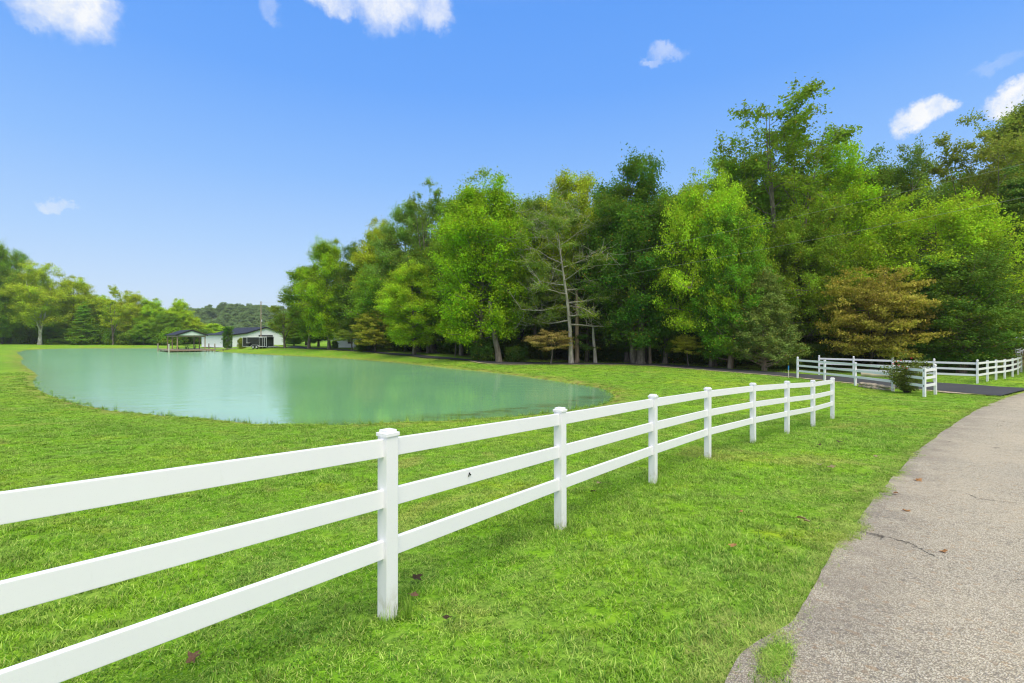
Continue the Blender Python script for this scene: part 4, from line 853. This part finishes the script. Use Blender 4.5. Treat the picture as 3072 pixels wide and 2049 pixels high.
# the end post shows three empty rail slots
ep = [c for c in wing_fence.children if c.name.startswith('post')][4]
for z in RAIL_Z:
    m = MB(); dirv = Vector((-ep.location.x * 0 - .42, -1, 0)).normalized(); Rz = Matrix.Rotation(-ep.rotation_euler.z, 3, 'Z')
    for axis in (Vector((1, 0, 0)), Vector((-1, 0, 0)), Vector((0, 1, 0)), Vector((0, -1, 0))):
        pass
    best = max((Vector((1, 0, 0)), Vector((-1, 0, 0)), Vector((0, 1, 0)), Vector((0, -1, 0))), key=lambda v: (Matrix.Rotation(ep.rotation_euler.z, 3, 'Z') @ v).dot(Vector((-.64, -.77, 0))))
    sz = (.006, .03, .10) if abs(best.x) > .5 else (.03, .006, .10)
    m.box(best * (PW / 2 + .0005) + Vector((0, 0, z)), sz); m.build('rail_slot', MAT['opening'], ep)
farf = [(X(2457.5, 36), 36), (X(2560.7, 34.5), 34.5), (X(2678, 32.7), 32.7), (X(2802, 31.0), 31.0), (X(2932, 29.4), 29.4)]
fence('rail_fence', farf, 'white fence with ball topped posts on the far side of the driveway', balls=(0, 1, 2, 3, 4))
lane = [farf[-1]] ; lane = [(X(2934.5, 29.62), 29.62)]
for px, d in ((2962, 30.7), (2988, 31.9), (3014, 33.0), (3038, 34.4), (3054, 36.4), (3064, 39)): lane.append((X(px, d), d))
fence('rail_fence', lane[1:], 'white fence with flat topped posts running off along the lane at the right edge')
# the bay that ties the lane fence to the ball topped corner post belongs to the lane fence
for z in RAIL_Z:
    lf = [o for o in C.objects if o.get('label', '').startswith('white fence with flat topped')][0]; a = Vector((*farf[-1], ground_z(*farf[-1]) + z)); b = Vector((*lane[1], ground_z(*lane[1]) + z)); m = MB(); m.beam(a - lf.location, b - lf.location, RAIL_T, RAIL_H, .004); m.build('rail', MAT['vinyl'], lf)
hillf = [(X(3046 + i * 7, 52 + i * 1.5), 52 + i * 1.5) for i in range(7)]
fence('rail_fence', hillf, 'distant white fence climbing the bank behind the lane fence')

# ------------------------------------------------------------------ entrance: rose bush, stones, log, marker
def rose_bush():
    p = gp(2722, 24.0, 0); root = empty('rose_bush', p); r = np.random.RandomState(4); V, F = [], []; tips = []
    for i in range(46):
        a = r.uniform(0, 6.28); sp = r.uniform(.12, .95); h = r.uniform(.7, 1.75) * (1.15 - sp * .35); pts = [np.array((0, 0, -.05)) + r.normal(0, .07, 3) * (1, 1, 0)]
        for k in range(1, 5): q = k / 4; pts.append(np.array((math.cos(a) * sp * q ** .9, math.sin(a) * sp * q ** .9, h * q)) + r.normal(0, .04, 3)); tips.append((pts[-1], q))
        tube(V, F, pts, [.014, .011, .009, .007, .004], 4)
    link('stems', np_mesh('stems', np.array(V), np.array(F), True), MAT['dark_bark'], root)
    n = 5200; pk = r.randint(0, len(tips), n); pos = np.array([t[0] for t in tips])[pk] + r.normal(0, .11, (n, 3)); pos = pos[pos[:, 2] > .12]; n = len(pos)
    nr = r.normal(0, 1, (n, 3)); nr /= np.linalg.norm(nr, axis=1)[:, None]; u = np.cross(nr, r.normal(0, 1, (n, 3))); u /= np.linalg.norm(u, axis=1)[:, None]; v = np.cross(nr, u); L = r.uniform(.03, .065, (n, 1))
    me = np_mesh('foliage', np.stack((pos - u * L, pos + v * L * .5, pos + u * L, pos - v * L * .5), 1).reshape(-1, 3), np.arange(n * 4).reshape(-1, 4)); at = me.attributes.new('var', 'FLOAT', 'FACE'); at.data.foreach_set('value', (r.rand(n) * .94).astype(np.float32))
    o = link('foliage', me, MAT['leaf'], root); o.color = (.13, .15, .040, 1)
    for x, y, z in ((-.62, -.1, 1.55), (-.55, -.15, 1.38), (-.7, 0, 1.44), (-.28, -.3, 1.22), (-.36, -.2, 1.30), (.12, -.1, 1.72), (-.48, -.2, 1.62)):
        m = MB(); m.ball((x, y, z), .035, 1, 1, .8, 6)
        for k in range(5): m.ball((x + .026 * math.cos(k * 1.26), y + .026 * math.sin(k * 1.26), z + .01), .02, 1, 1, .7, 5)
        m.build('flower', MAT['red'], root)
    tag(root, 'bushy brown green rose bush with red flowers at the entrance fence', 'bush')
rose_bush()
def stone_mesh(seed):
    r = random.Random(seed); bm = bmesh.new(); bmesh.ops.create_icosphere(bm, subdivisions=2, radius=.5)
    for v in bm.verts:
        n_ = mnoise.noise(v.co * 2.3 + Vector((seed * 3.1, 0, 0))); v.co *= 1 + .35 * n_; v.co.z = max(-.34, min(.34, v.co.z * 1.1)) if seed % 2 else v.co.z
    me = bpy.data.meshes.new('stone'); bm.to_mesh(me); bm.free(); me.materials.append(MAT['stone']); return me
STONES = [stone_mesh(i) for i in range(4)]
def stone_edging():
    a = gp(2588, 26.8, 0); b = gp(2672, 25.0, 0); root = empty('stone_edging', a); r = random.Random(8)
    for i in range(17):
        t = (i // 2) / 8 if i < 16 else .4; p = a.lerp(b, t) - a + Vector((r.uniform(-.06, .06), r.uniform(-.05, .05), .06 + (.13 if i % 2 else 0))); o = link('stone', STONES[r.randrange(4)], None, root, p); o.scale = (r.uniform(.3, .52), r.uniform(.24, .36), r.uniform(.14, .24)); o.rotation_euler = (0, 0, r.uniform(-.5, .5))
    tag(root, 'low line of stacked flat stones under the near entrance fence', 'stone edging')
stone_edging()
def log_():
    a = gp(2585, 35.0, .14); b = gp(2700, 33.2, .14); V, F = [], []; pts = [a.lerp(b, i / 6) - a + Vector((0, 0, .03 * math.sin(i * 2.1))) for i in range(7)]; tube(V, F, [np.array(p) for p in pts], [.17, .18, .175, .17, .165, .16, .14], 10)
    n = 10; V.append(np.array(pts[0])); V.append(np.array(pts[-1])); me = np_mesh('fallen_log', np.array(V), np.array(F), True); tag(link('fallen_log', me, MAT['log'], None, a), 'pale weathered log lying beyond the driveway behind the entrance fence', 'log')
log_()
def marker():
    p = gp(2365.5, 33.5, 0); root = empty('marker_stake', p); MB().box((0, 0, .25), (.05, .03, .6)).build('stake', MAT['palewood'], root); m = MB(); m.box((0, 0, .66), (.07, .04, .30), bevel=.01); m.build('blue_sleeve', MAT['blue'], root)
    tag(root, 'small stake with blue top left of the entrance fence', 'stake')
marker()

# ------------------------------------------------------------------ barn
def barn():
    CL = Vector((-68.4, 118, 0)); g = Vector((8, 10, 0)); W = g.length; u = g.normalized(); v = Vector((-u.y, u.x, 0)); L = 19.4; base = HC - 2.5
    root = empty('barn', (CL.x, CL.y, base)); R = math.atan2(u.y, u.x); root.rotation_euler = (0, 0, R)
    def zz(rel): return HC + rel - base
    prof = [(0, zz(.63)), (W * .266, zz(1.12)), (W * .633, zz(2.63)), (W, zz(1.12))]     # local: x along the gable, y back along the side
    MB().prism([(0, 0, 0)] + [(x, 0, z) for x, z in prof] + [(W, 0, 0)], (0, .12, 0)).build('gable_wall', MAT['white_wall'], root)
    MB().prism([(0, L, 0)] + [(x, L, z) for x, z in prof] + [(W, L, 0)], (0, -.12, 0)).build('rear_wall', MAT['white_wall'], root)
    MB().box((.06, L / 2, prof[0][1] / 2), (.12, L - .24, prof[0][1])).build('side_wall', MAT['white_wall'], root); MB().box((W - .06, L / 2, prof[3][1] / 2), (.12, L - .24, prof[3][1])).build('side_wall', MAT['white_wall'], root)
    for (x0, z0), (x1, z1) in zip(prof, prof[1:]):
        d = Vector((x1 - x0, 0, z1 - z0)).normalized(); n_ = Vector((-d.z, 0, d.x)); a = Vector((x0, -.35, z0)) - (d * .4 if x0 == 0 else Vector()); b = Vector((x1, -.35, z1)) + (d * .4 if x1 == W else Vector())
        MB().prism([a + n_ * .02, b + n_ * .02, b + n_ * .14, a + n_ * .14], (0, L + .7, 0)).build('roof_panel', MAT['dark_roof'], root)
        f = MB(); f.prism([a - n_ * .16, b - n_ * .16, b + n_ * .16, a + n_ * .16], (0, -.04, 0)); f.build('trim', MAT['black_trim'], root)
    for x in (0, W): MB().box((x, -.01, prof[0 if x == 0 else 3][1] / 2), (.22, .10, prof[0 if x == 0 else 3][1])).build('trim', MAT['black_trim'], root)
    for i in range(1, 20):                                         # ribs of the sheet siding
        x = W * i / 20; z = np.interp(x, [p_[0] for p_ in prof], [p_[1] for p_ in prof]); MB().box((x, -.012, z / 2), (.05, .024, z - .2)).build('rib', MAT['white_wall'], root)
    for i in range(1, 24): MB().box((-.012, L * i / 24, prof[0][1] / 2), (.024, .05, prof[0][1] - .2)).build('rib', MAT['white_wall'], root)
    dx0, dx1 = W * .50, W * .765
    fr = MB(); fr.box(((dx0 + dx1) / 2, -.05, 1.5), (dx1 - dx0, .06, 3.0)); dr = fr.build('door_opening', MAT['opening'], root)
    fr = MB(); fr.box((dx0, -.06, 1.5), (.14, .08, 3.06)); fr.box((dx1, -.06, 1.5), (.14, .08, 3.06)); fr.box(((dx0 + dx1) / 2, -.062, 3.03), (dx1 - dx0 + .14, .08, .2)); fr.build('door_frame', MAT['black_trim'], dr)
    MB().box((-.03, 4.6, 1.25), (.06, 1.3, 2.5)).build('side_door', MAT['opening'], root)
    MB().box((-.3, L / 2, .06), (.5, L, .12)).build('footing', MAT['roofwhite'], root)
    tag(root, 'white metal barn with charcoal roof beyond the pond', 'barn')
barn()
def white_building():
    a = gp(1000, 96, -.1); b = gp(1262, 92, -.1); d = b - a; L = Vector((d.x, d.y, 0)).length; root = empty('outbuilding', a, math.atan2(d.y, d.x))
    MB().box((L / 2, 3, 1.25), (L, 6, 2.5)).build('wall', MAT['white_wall'], root); MB().prism([(-.4, -.5, 2.5), (-.4, 6.5, 2.5), (-.4, 3, 4.2)], (L + .8, 0, 0)).build('roof', MAT['dark_roof'], root)
    for x in (L * .2, L * .45, L * .7): f = MB().box((x, -.02, 1.4), (1.0, .06, 1.0)).build('window', MAT['opening'], root)
    tag(root, 'long white outbuilding half hidden behind the trees', 'building')
white_building()
p = gp(1306, 79, 0); rt = empty('drum', p); MB().lathe([(.28, 0), (.30, .05), (.30, .3), (.315, .33), (.30, .36), (.30, .6), (.315, .63), (.30, .66), (.30, .9), (.27, .93)], n=16).build('body', MAT['bluebarrel'], rt); MB().cyl((.12, 0, .92), (.12, 0, .96), .04).build('bung', MAT['black_trim'], rt)
tag(rt, 'blue plastic drum among the trunks of the wood', 'drum')

# ------------------------------------------------------------------ dock, pavilion, tables
K0 = Vector((-68.0, 96.0, 0)); DU = Vector((.707, .707, 0)); DECK_Z = HC - 2.42
def dock_loc(u, v, z=0): return Vector((u, v, z))
def dock():
    root = empty('dock', (K0.x, K0.y, HC + ZW), math.radians(45)); W, D_ = 7.75, 11.4; zt = DECK_Z - (HC + ZW)
    nb = 54
    for i in range(nb): MB().box((W / 2, D_ * (i + .5) / nb, zt - .02), (W, D_ / nb - .012, .04)).build('deck_board', MAT['greywood'], root)
    MB().box((W / 2, -.03, zt - .16), (W + .06, .05, .26)).build('fascia', MAT['deckwood'], root); MB().box((-.03, D_ / 2, zt - .16), (.05, D_, .26)).build('fascia', MAT['greywood'], root)
    for i in range(8):
        for y in (.3, D_ - .3): MB().cyl((.3 + i * (W - .6) / 7, y, -1.2), (.3 + i * (W - .6) / 7, y, zt - .05), .10, n=8).build('pile', MAT['greywood'], root)
    for i in range(1, 4): MB().cyl((.12, D_ * i / 4, -1.2), (.12, D_ * i / 4, zt - .05), .10, n=8).build('pile', MAT['greywood'], root)
    for i, (x, y, m) in enumerate(((-.12, -.12, 'palewood'), (W + .10, -.10, 'greywood'), (-.12, D_, 'greywood'), (W + .1, 4.6, 'greywood'))): MB().cyl((x, y, -1.3), (x, y, zt + 1.15), .12, .11, n=10).build('mooring_post', MAT[m], root)
    g = MB(); g.beam((W + .05, .8, zt - .06), (W + 4.4, .8, zt + .0), 1.3, .10); g.build('gangway', MAT['greywood'], root); MB().cyl((W + 1.8, .5, -1.2), (W + 1.8, .5, zt - .1), .09).build('pile', MAT['greywood'], root)
    tag(root, 'wooden dock on piles at the far side of the pond', 'dock')
    pv = empty('pavilion', K0 + DU * 1.0 + Vector((-.707, .707, 0)) * .45 + Vector((0, 0, DECK_Z)), math.radians(45)); w, l = 5.75, 10.5; ez = .43 + 2.42; rz_ = 1.48 + 2.42
    for x in (.45, w - .45):
        for y in (.45, l / 2, l - .45): MB().box((x, y, ez / 2 - .1), (.17, .17, ez - .2)).build('post', MAT['pinewood'], pv)
        MB().box((x, l / 2, ez - .16), (.12, l - .3, .26)).build('beam', MAT['pinewood'], pv)
    for y in (.45, l - .45): MB().box((w / 2, y, ez - .17), (w - .78, .12, .24)).build('beam', MAT['pinewood'], pv)
    for s in (0, 1):
        a = Vector((0 if s == 0 else w, 0, ez)); b = Vector((w / 2, 0, rz_)); n_ = Vector((-(b - a).z, 0, (b - a).x)).normalized() * (1 if s == 0 else -1)
        MB().prism([a, b, b + n_ * .12 + Vector((0, 0, .02)), a + n_ * .12], (0, l, 0)).build('roof_panel', MAT['dark_roof'], pv); t = MB(); t.prism([a - n_ * .14, b - n_ * .14, b + n_ * .15, a + n_ * .15], (0, -.05, 0)); t.build('trim', MAT['black_trim'], pv)
    for y in (.12, l - .12): MB().prism([(.45, y, ez + .02), (w - .45, y, ez + .02), (w / 2, y, rz_ - .12)], (0, .05, 0)).build('gable_panel', MAT['gable'], pv)
    tag(pv, 'open pavilion with dark gabled roof on the dock', 'pavilion')
    for i, (u_, v_, lb) in enumerate(((2.6, 2.2, 'black picnic table nearer the front of the dock'), (4.6, 5.2, 'black picnic table farther back on the dock'))):
        tb = empty('picnic_table', K0 + DU * u_ + Vector((-.707, .707, 0)) * v_ + Vector((0, 0, DECK_Z)), math.radians(20 + i * 4))
        for k in range(4): MB().box((0, -.3 + k * .2, .75), (2.6, .17, .045)).build('table_board', MAT['black_trim'], tb)
        for y in (-.72, .72): MB().box((0, y, .45), (2.6, .28, .05)).build('bench', MAT['black_trim'], tb)
        for x in (-.85, .85):
            f = MB(); f.beam((x, -.75, .42), (x, .75, .42), .05, .05); f.beam((x, -.55, 0), (x, -.15, .73), .05, .05); f.beam((x, .55, 0), (x, .15, .73), .05, .05)
            for y in (-.62, .62): f.beam((x, y, .0), (x, y * 1.15, .43), .05, .05)
            f.build('frame', MAT['black_trim'], tb)
        tag(tb, lb, 'picnic table', 'picnic tables on the dock')
dock()

# ------------------------------------------------------------------ trailer, pole, wires, slatted panel
def trailer():
    c = gp(781, 101, 0); root = empty('cargo_trailer', c, math.radians(-14)); L, W, H0, H1 = 4.9, 2.0, .42, 2.42
    MB().box((0, 0, (H0 + H1) / 2), (L, W, H1 - H0), bevel=.05).build('body', MAT['black'], root)
    MB().box((0, 0, H1 + .04), (L + .06, W + .06, .10), bevel=.03).build('roof', MAT['roofwhite'], root)
    for z in (H0 + .02, H1 - .03): MB().box((0, -W / 2 - .012, z), (L + .02, .02, .09)).build('trim', MAT['alu'], root)
    for x in (-L / 2 + .05, L / 2 - .05, L / 2 - .55): MB().box((x, -W / 2 - .012, (H0 + H1) / 2), (.09, .022, H1 - H0 - .18)).build('trim', MAT['alu'], root)
    d = MB(); d.box((1.05, -W / 2 - .01, 1.42), (.80, .03, 1.75), bevel=.01); dd = d.build('side_door', MAT['black'], root)
    f = MB(); [f.box((x, -W / 2 - .02, 1.42), (.05, .03, 1.82)) for x in (.63, 1.47)]; [f.box((1.05, -W / 2 - .021, z), (.89, .03, .05)) for z in (.53, 2.31)]; f.build('door_frame', MAT['alu'], dd); MB().box((.75, -W / 2 - .05, 1.35), (.10, .05, .05)).build('handle', MAT['alu'], dd)
    rd = MB(); rd.box((-L / 2 - .50, -W / 2 + .12, (H0 + H1) / 2), (1.0, .06, H1 - H0 - .1), rz=.25, bevel=.01); r_d = rd.build('rear_door', MAT['black'], root)
    f = MB(); R = Matrix.Rotation(.25, 3, 'Z'); c0 = Vector((-L / 2 - .50, -W / 2 + .08, (H0 + H1) / 2)); [f.box(c0 + R @ Vector((s * .48, 0, 0)), (.06, .06, H1 - H0), rz=.25) for s in (-1, 1)]; [f.box(c0 + Vector((0, 0, s * .93)), (.9, .062, .06), rz=.25) for s in (-1, 1)]; f.build('door_frame', MAT['alu'], r_d)
    for x in (-.78, .10):
        wh = MB(); wh.cyl((x, -W / 2 + .06, .33), (x, -W / 2 - .16, .33), .33, n=20); w_ = wh.build('wheel', MAT['tyre'], root); MB().lathe([(.2, 0), (.2, .02), (.15, .03), (.06, .012), (.05, .04)], n=14).build('rim', MAT['alu'], w_); q = [o for o in w_.children][0]; q.rotation_euler = (math.radians(90), 0, 0); q.location = (x, -W / 2 - .155, .33)
        MB().cyl((x, W / 2 - .06, .33), (x, W / 2 + .16, .33), .33, n=16).build('wheel', MAT['tyre'], root)
    fd = MB(); pts = [Vector((-1.35, -W / 2 - .19, .45)), Vector((-1.18, -W / 2 - .19, .68)), Vector((-.9, -W / 2 - .19, .78)), Vector((.22, -W / 2 - .19, .78)), Vector((.50, -W / 2 - .19, .68)), Vector((.67, -W / 2 - .19, .45))]
    for a, b in zip(pts, pts[1:]): fd.beam(a + Vector((0, .1, 0)), b + Vector((0, .1, 0)), .24, .05)
    fd.build('fender', MAT['alu'], root)
    t = MB(); t.beam((L / 2, -.6, .42), (L / 2 + 1.1, 0, .42), .08, .10); t.beam((L / 2, .6, .42), (L / 2 + 1.1, 0, .42), .08, .10); t.beam((L / 2 + 1.05, 0, .42), (L / 2 + 1.4, 0, .46), .1, .1); t.build('tongue', MAT['alu'], root)
    j = MB(); j.cyl((L / 2 + .85, 0, .05), (L / 2 + .85, 0, .95), .04); j.cyl((L / 2 + .85, 0, 0), (L / 2 + .85, 0, .04), .12); j.beam((L / 2 + .85, 0, .92), (L / 2 + 1.1, 0, .92), .03, .03); j.build('jack', MAT['alu'], root)
    MB().box((-L / 2 + .55, -W / 2 - .25, .85), (.55, .4, .65), bevel=.02).build('generator_box', MAT['black'], root); MB().box((-L / 2 + .55, -W / 2 - .25, 1.2), (.6, .45, .06)).build('box_lid', MAT['roofwhite'], root)
    tag(root, 'black enclosed cargo trailer with white roof parked near the barn', 'trailer')
trailer()
def slats():
    a = gp(736, 109, 0); root = empty('slatted_panel', a)
    for i in range(6): MB().box((i * .2, 0, .75), (.13, .03, 1.5)).build('slat', MAT['greywood'], root)
    MB().box((.5, .03, .4), (1.15, .03, .1)).build('batten', MAT['greywood'], root); MB().box((.5, .03, 1.1), (1.15, .03, .1)).build('batten', MAT['greywood'], root)
    tag(root, 'small dark slatted wooden panel between shrub and trailer', 'panel')
slats()
PA = Vector((X(783, 105), 105, 0))
def pole():
    z0 = ground_z(PA.x, PA.y); root = empty('utility_pole', (PA.x, PA.y, z0)); h = HC + 7.87 - z0
    MB().cyl((0, 0, -.4), (0, 0, h), .13, .09, n=10).build('shaft', MAT['pole'], root)
    for z in (h - .3, h - 2.6): MB().cyl((.12, 0, z), (.26, -.05, z), .05, n=8).build('insulator', MAT['roofwhite'], root)
    MB().cyl((-.2, 0, h - .5), (-.2, 0, h - .1), .05, n=8).build('bracket', MAT['alu'], root); MB().box((.18, 0, h - 4.2), (.15, .2, .5)).build('junction_box', MAT['alu'], root)
    tag(root, 'wooden utility pole in front of the barn door', 'utility pole')
pole()
def wire(za, zb, sag, label):
    a = Vector((PA.x + .26, PA.y, HC + za)); b = Vector((30.4, 25, HC + zb)); pts = []
    for i in range(41): t = i / 40 * 1.25; p_ = a + (b - a) * t; p_.z -= 4 * sag * t * (1 - t) if t < 1 else -(4 * sag * (t - 1) * .6); pts.append(np.array(p_ - a))
    V, F = [], []; tube(V, F, pts, [.0085] * 41, 5); tag(link('power_line', np_mesh('power_line', np.array(V), np.array(F), True), MAT['wire'], None, a), label, 'power line', 'power lines crossing in front of the wood')
wire(7.57, 9.9, 2.3, 'upper power line crossing in front of the wood'); wire(5.27, 8.06, 2.3, 'lower power line crossing in front of the wood')

# ------------------------------------------------------------------ fallen leaves, the fly on the rail
def leaf_mesh(seed):
    r = random.Random(seed); bm = bmesh.new(); n = 14; ring = []; c = bm.verts.new((0, 0, .012))
    for i in range(n):
        a = 2 * math.pi * i / n; q = .5 * (1 + .35 * math.cos(5 * a + .4)) * r.uniform(.8, 1.1); ring.append(bm.verts.new((q * math.cos(a), q * .75 * math.sin(a), .10 * math.sin(2 * a + seed) + r.uniform(-.03, .05) + .08)))
    for i in range(n): bm.faces.new((c, ring[i], ring[(i + 1) % n]))
    bmesh.ops.solidify(bm, geom=bm.faces[:], thickness=.02); me = bpy.data.meshes.new('fallen_leaf'); bm.to_mesh(me); bm.free(); return me
LEAVES = [leaf_mesh(i) for i in range(4)]
def hit(px, py):
    d = 2.0
    for _ in range(14): z = ground_z(X(px, d), d); nd = FP * (HC - z) / (py - HY); d += (nd - d) * .6
    return Vector((X(px, d), d, ground_z(X(px, d), d)))
for i, (px, py, s, m, lb) in enumerate(((582, 2000, .095, 'dryleaf', 'large curled brown leaf in the grass below the lowest rail'), (1780, 1486, .10, 'darkleaf', 'dark dry leaf left of the third post'), (1797, 1460, .08, 'tanleaf', 'tan leaf just above the dark one left of the third post'), (2460, 1403, .12, 'tanleaf', 'left of two tan leaves side by side on the grass'), (2493, 1411, .11, 'tanleaf', 'right of two tan leaves side by side on the grass'),
        (2519, 1333, .13, 'darkleaf', 'dark leaf on the grass out from the last posts'), (2458, 1342, .09, 'darkleaf', 'small dark leaf left of the dark one out from the last posts'), (2632, 1378, .11, 'tanleaf', 'pale leaf near the road edge'), (2400, 1570, .12, 'tanleaf', 'large pale leaf pair in the middle of the verge, left one'), (2418, 1579, .09, 'tanleaf', 'large pale leaf pair in the middle of the verge, right one'), (2222, 1550, .07, 'orangeleaf', 'small orange leaf in the grass above the other orange one'),
        (2201, 1653, .08, 'orangeleaf', 'bright orange leaf in the grass left of the road'), (2754, 1445, .10, 'orangeleaf', 'orange leaf on the road farthest from the viewer'), (2688, 1483, .08, 'orangeleaf', 'orange leaf on the road nearest its grassy edge'), (2720, 1537, .09, 'orangeleaf', 'orange leaf on the road between the other two'), (2831, 1660, .07, 'orangeleaf', 'small orange leaf on the road closest to the viewer'), (1247, 1754, .10, 'darkleaf', 'brown leaf clump right of the nearest post'), (1236, 1806, .09, 'dryleaf', 'brown leaf right of the nearest post near its foot'), (1345, 1878, .07, 'darkleaf', 'dark leaf in the grass out from the nearest post'))):
    p = hit(px, py); o = link('fallen_leaf', LEAVES[i % 4].copy(), None, None, p + Vector((0, 0, (.055 if px < 2640 else .02)))); o.data.materials.append(MAT[m]); o.scale = (s, s, s); o.rotation_euler = (rnd.uniform(-.3, .3), rnd.uniform(-.3, .3), rnd.uniform(0, 6)); tag(o, lb, 'leaf', 'fallen leaves on grass and road')
def fly():
    a, b = FP3[2], FP3[3]; t = .5
    for _ in range(30): q = a.lerp(b, t); px = CX + FP * q.x / q.y; t += (1402 - px) / 520 * .5
    u = (b - a).normalized(); nrm = Vector((u.y, -u.x, 0)); zc = HC - (1421 - HY) / FP * q.y; c = Vector((q.x, q.y, zc)) + nrm * (RAIL_T / 2 + .006); root = empty('fly', c, math.atan2(u.y, u.x)); root.scale = (.7, .7, .7)
    MB().ball((0, 0, .012), .010, 1.0, .8, .9, 7).build('head', MAT['fly'], root); MB().ball((.004, -.003, 0), .009, .8, .8, 1.3, 7).build('thorax', MAT['fly'], root); MB().ball((.014, -.002, -.010), .011, 1.2, .7, .8, 7).build('abdomen', MAT['fly'], root); MB().ball((-.016, -.002, -.014), .012, .7, .2, 1.4, 6).build('wing', MAT['wing'], root)
    tag(root, 'small black fly on the middle rail right of the nearest post', 'fly')
fly()

# ------------------------------------------------------------------ summer haze over the far hill
def haze():
    m, nt, out = new_mat('haze_air'); v = nt.nodes.new('ShaderNodeVolumePrincipled'); v.inputs['Color'].default_value = (.86, .92, 1, 1); v.inputs['Density'].default_value = .00022; v.inputs['Anisotropy'].default_value = .2
    nt.links.new(v.outputs[0], out.inputs['Volume'])
    tag(MB().box((0, 380, 24), (2400, 1300, 62)).build('haze', m), 'thin summer haze in front of the distant hill', 'haze', kind='stuff')
haze()
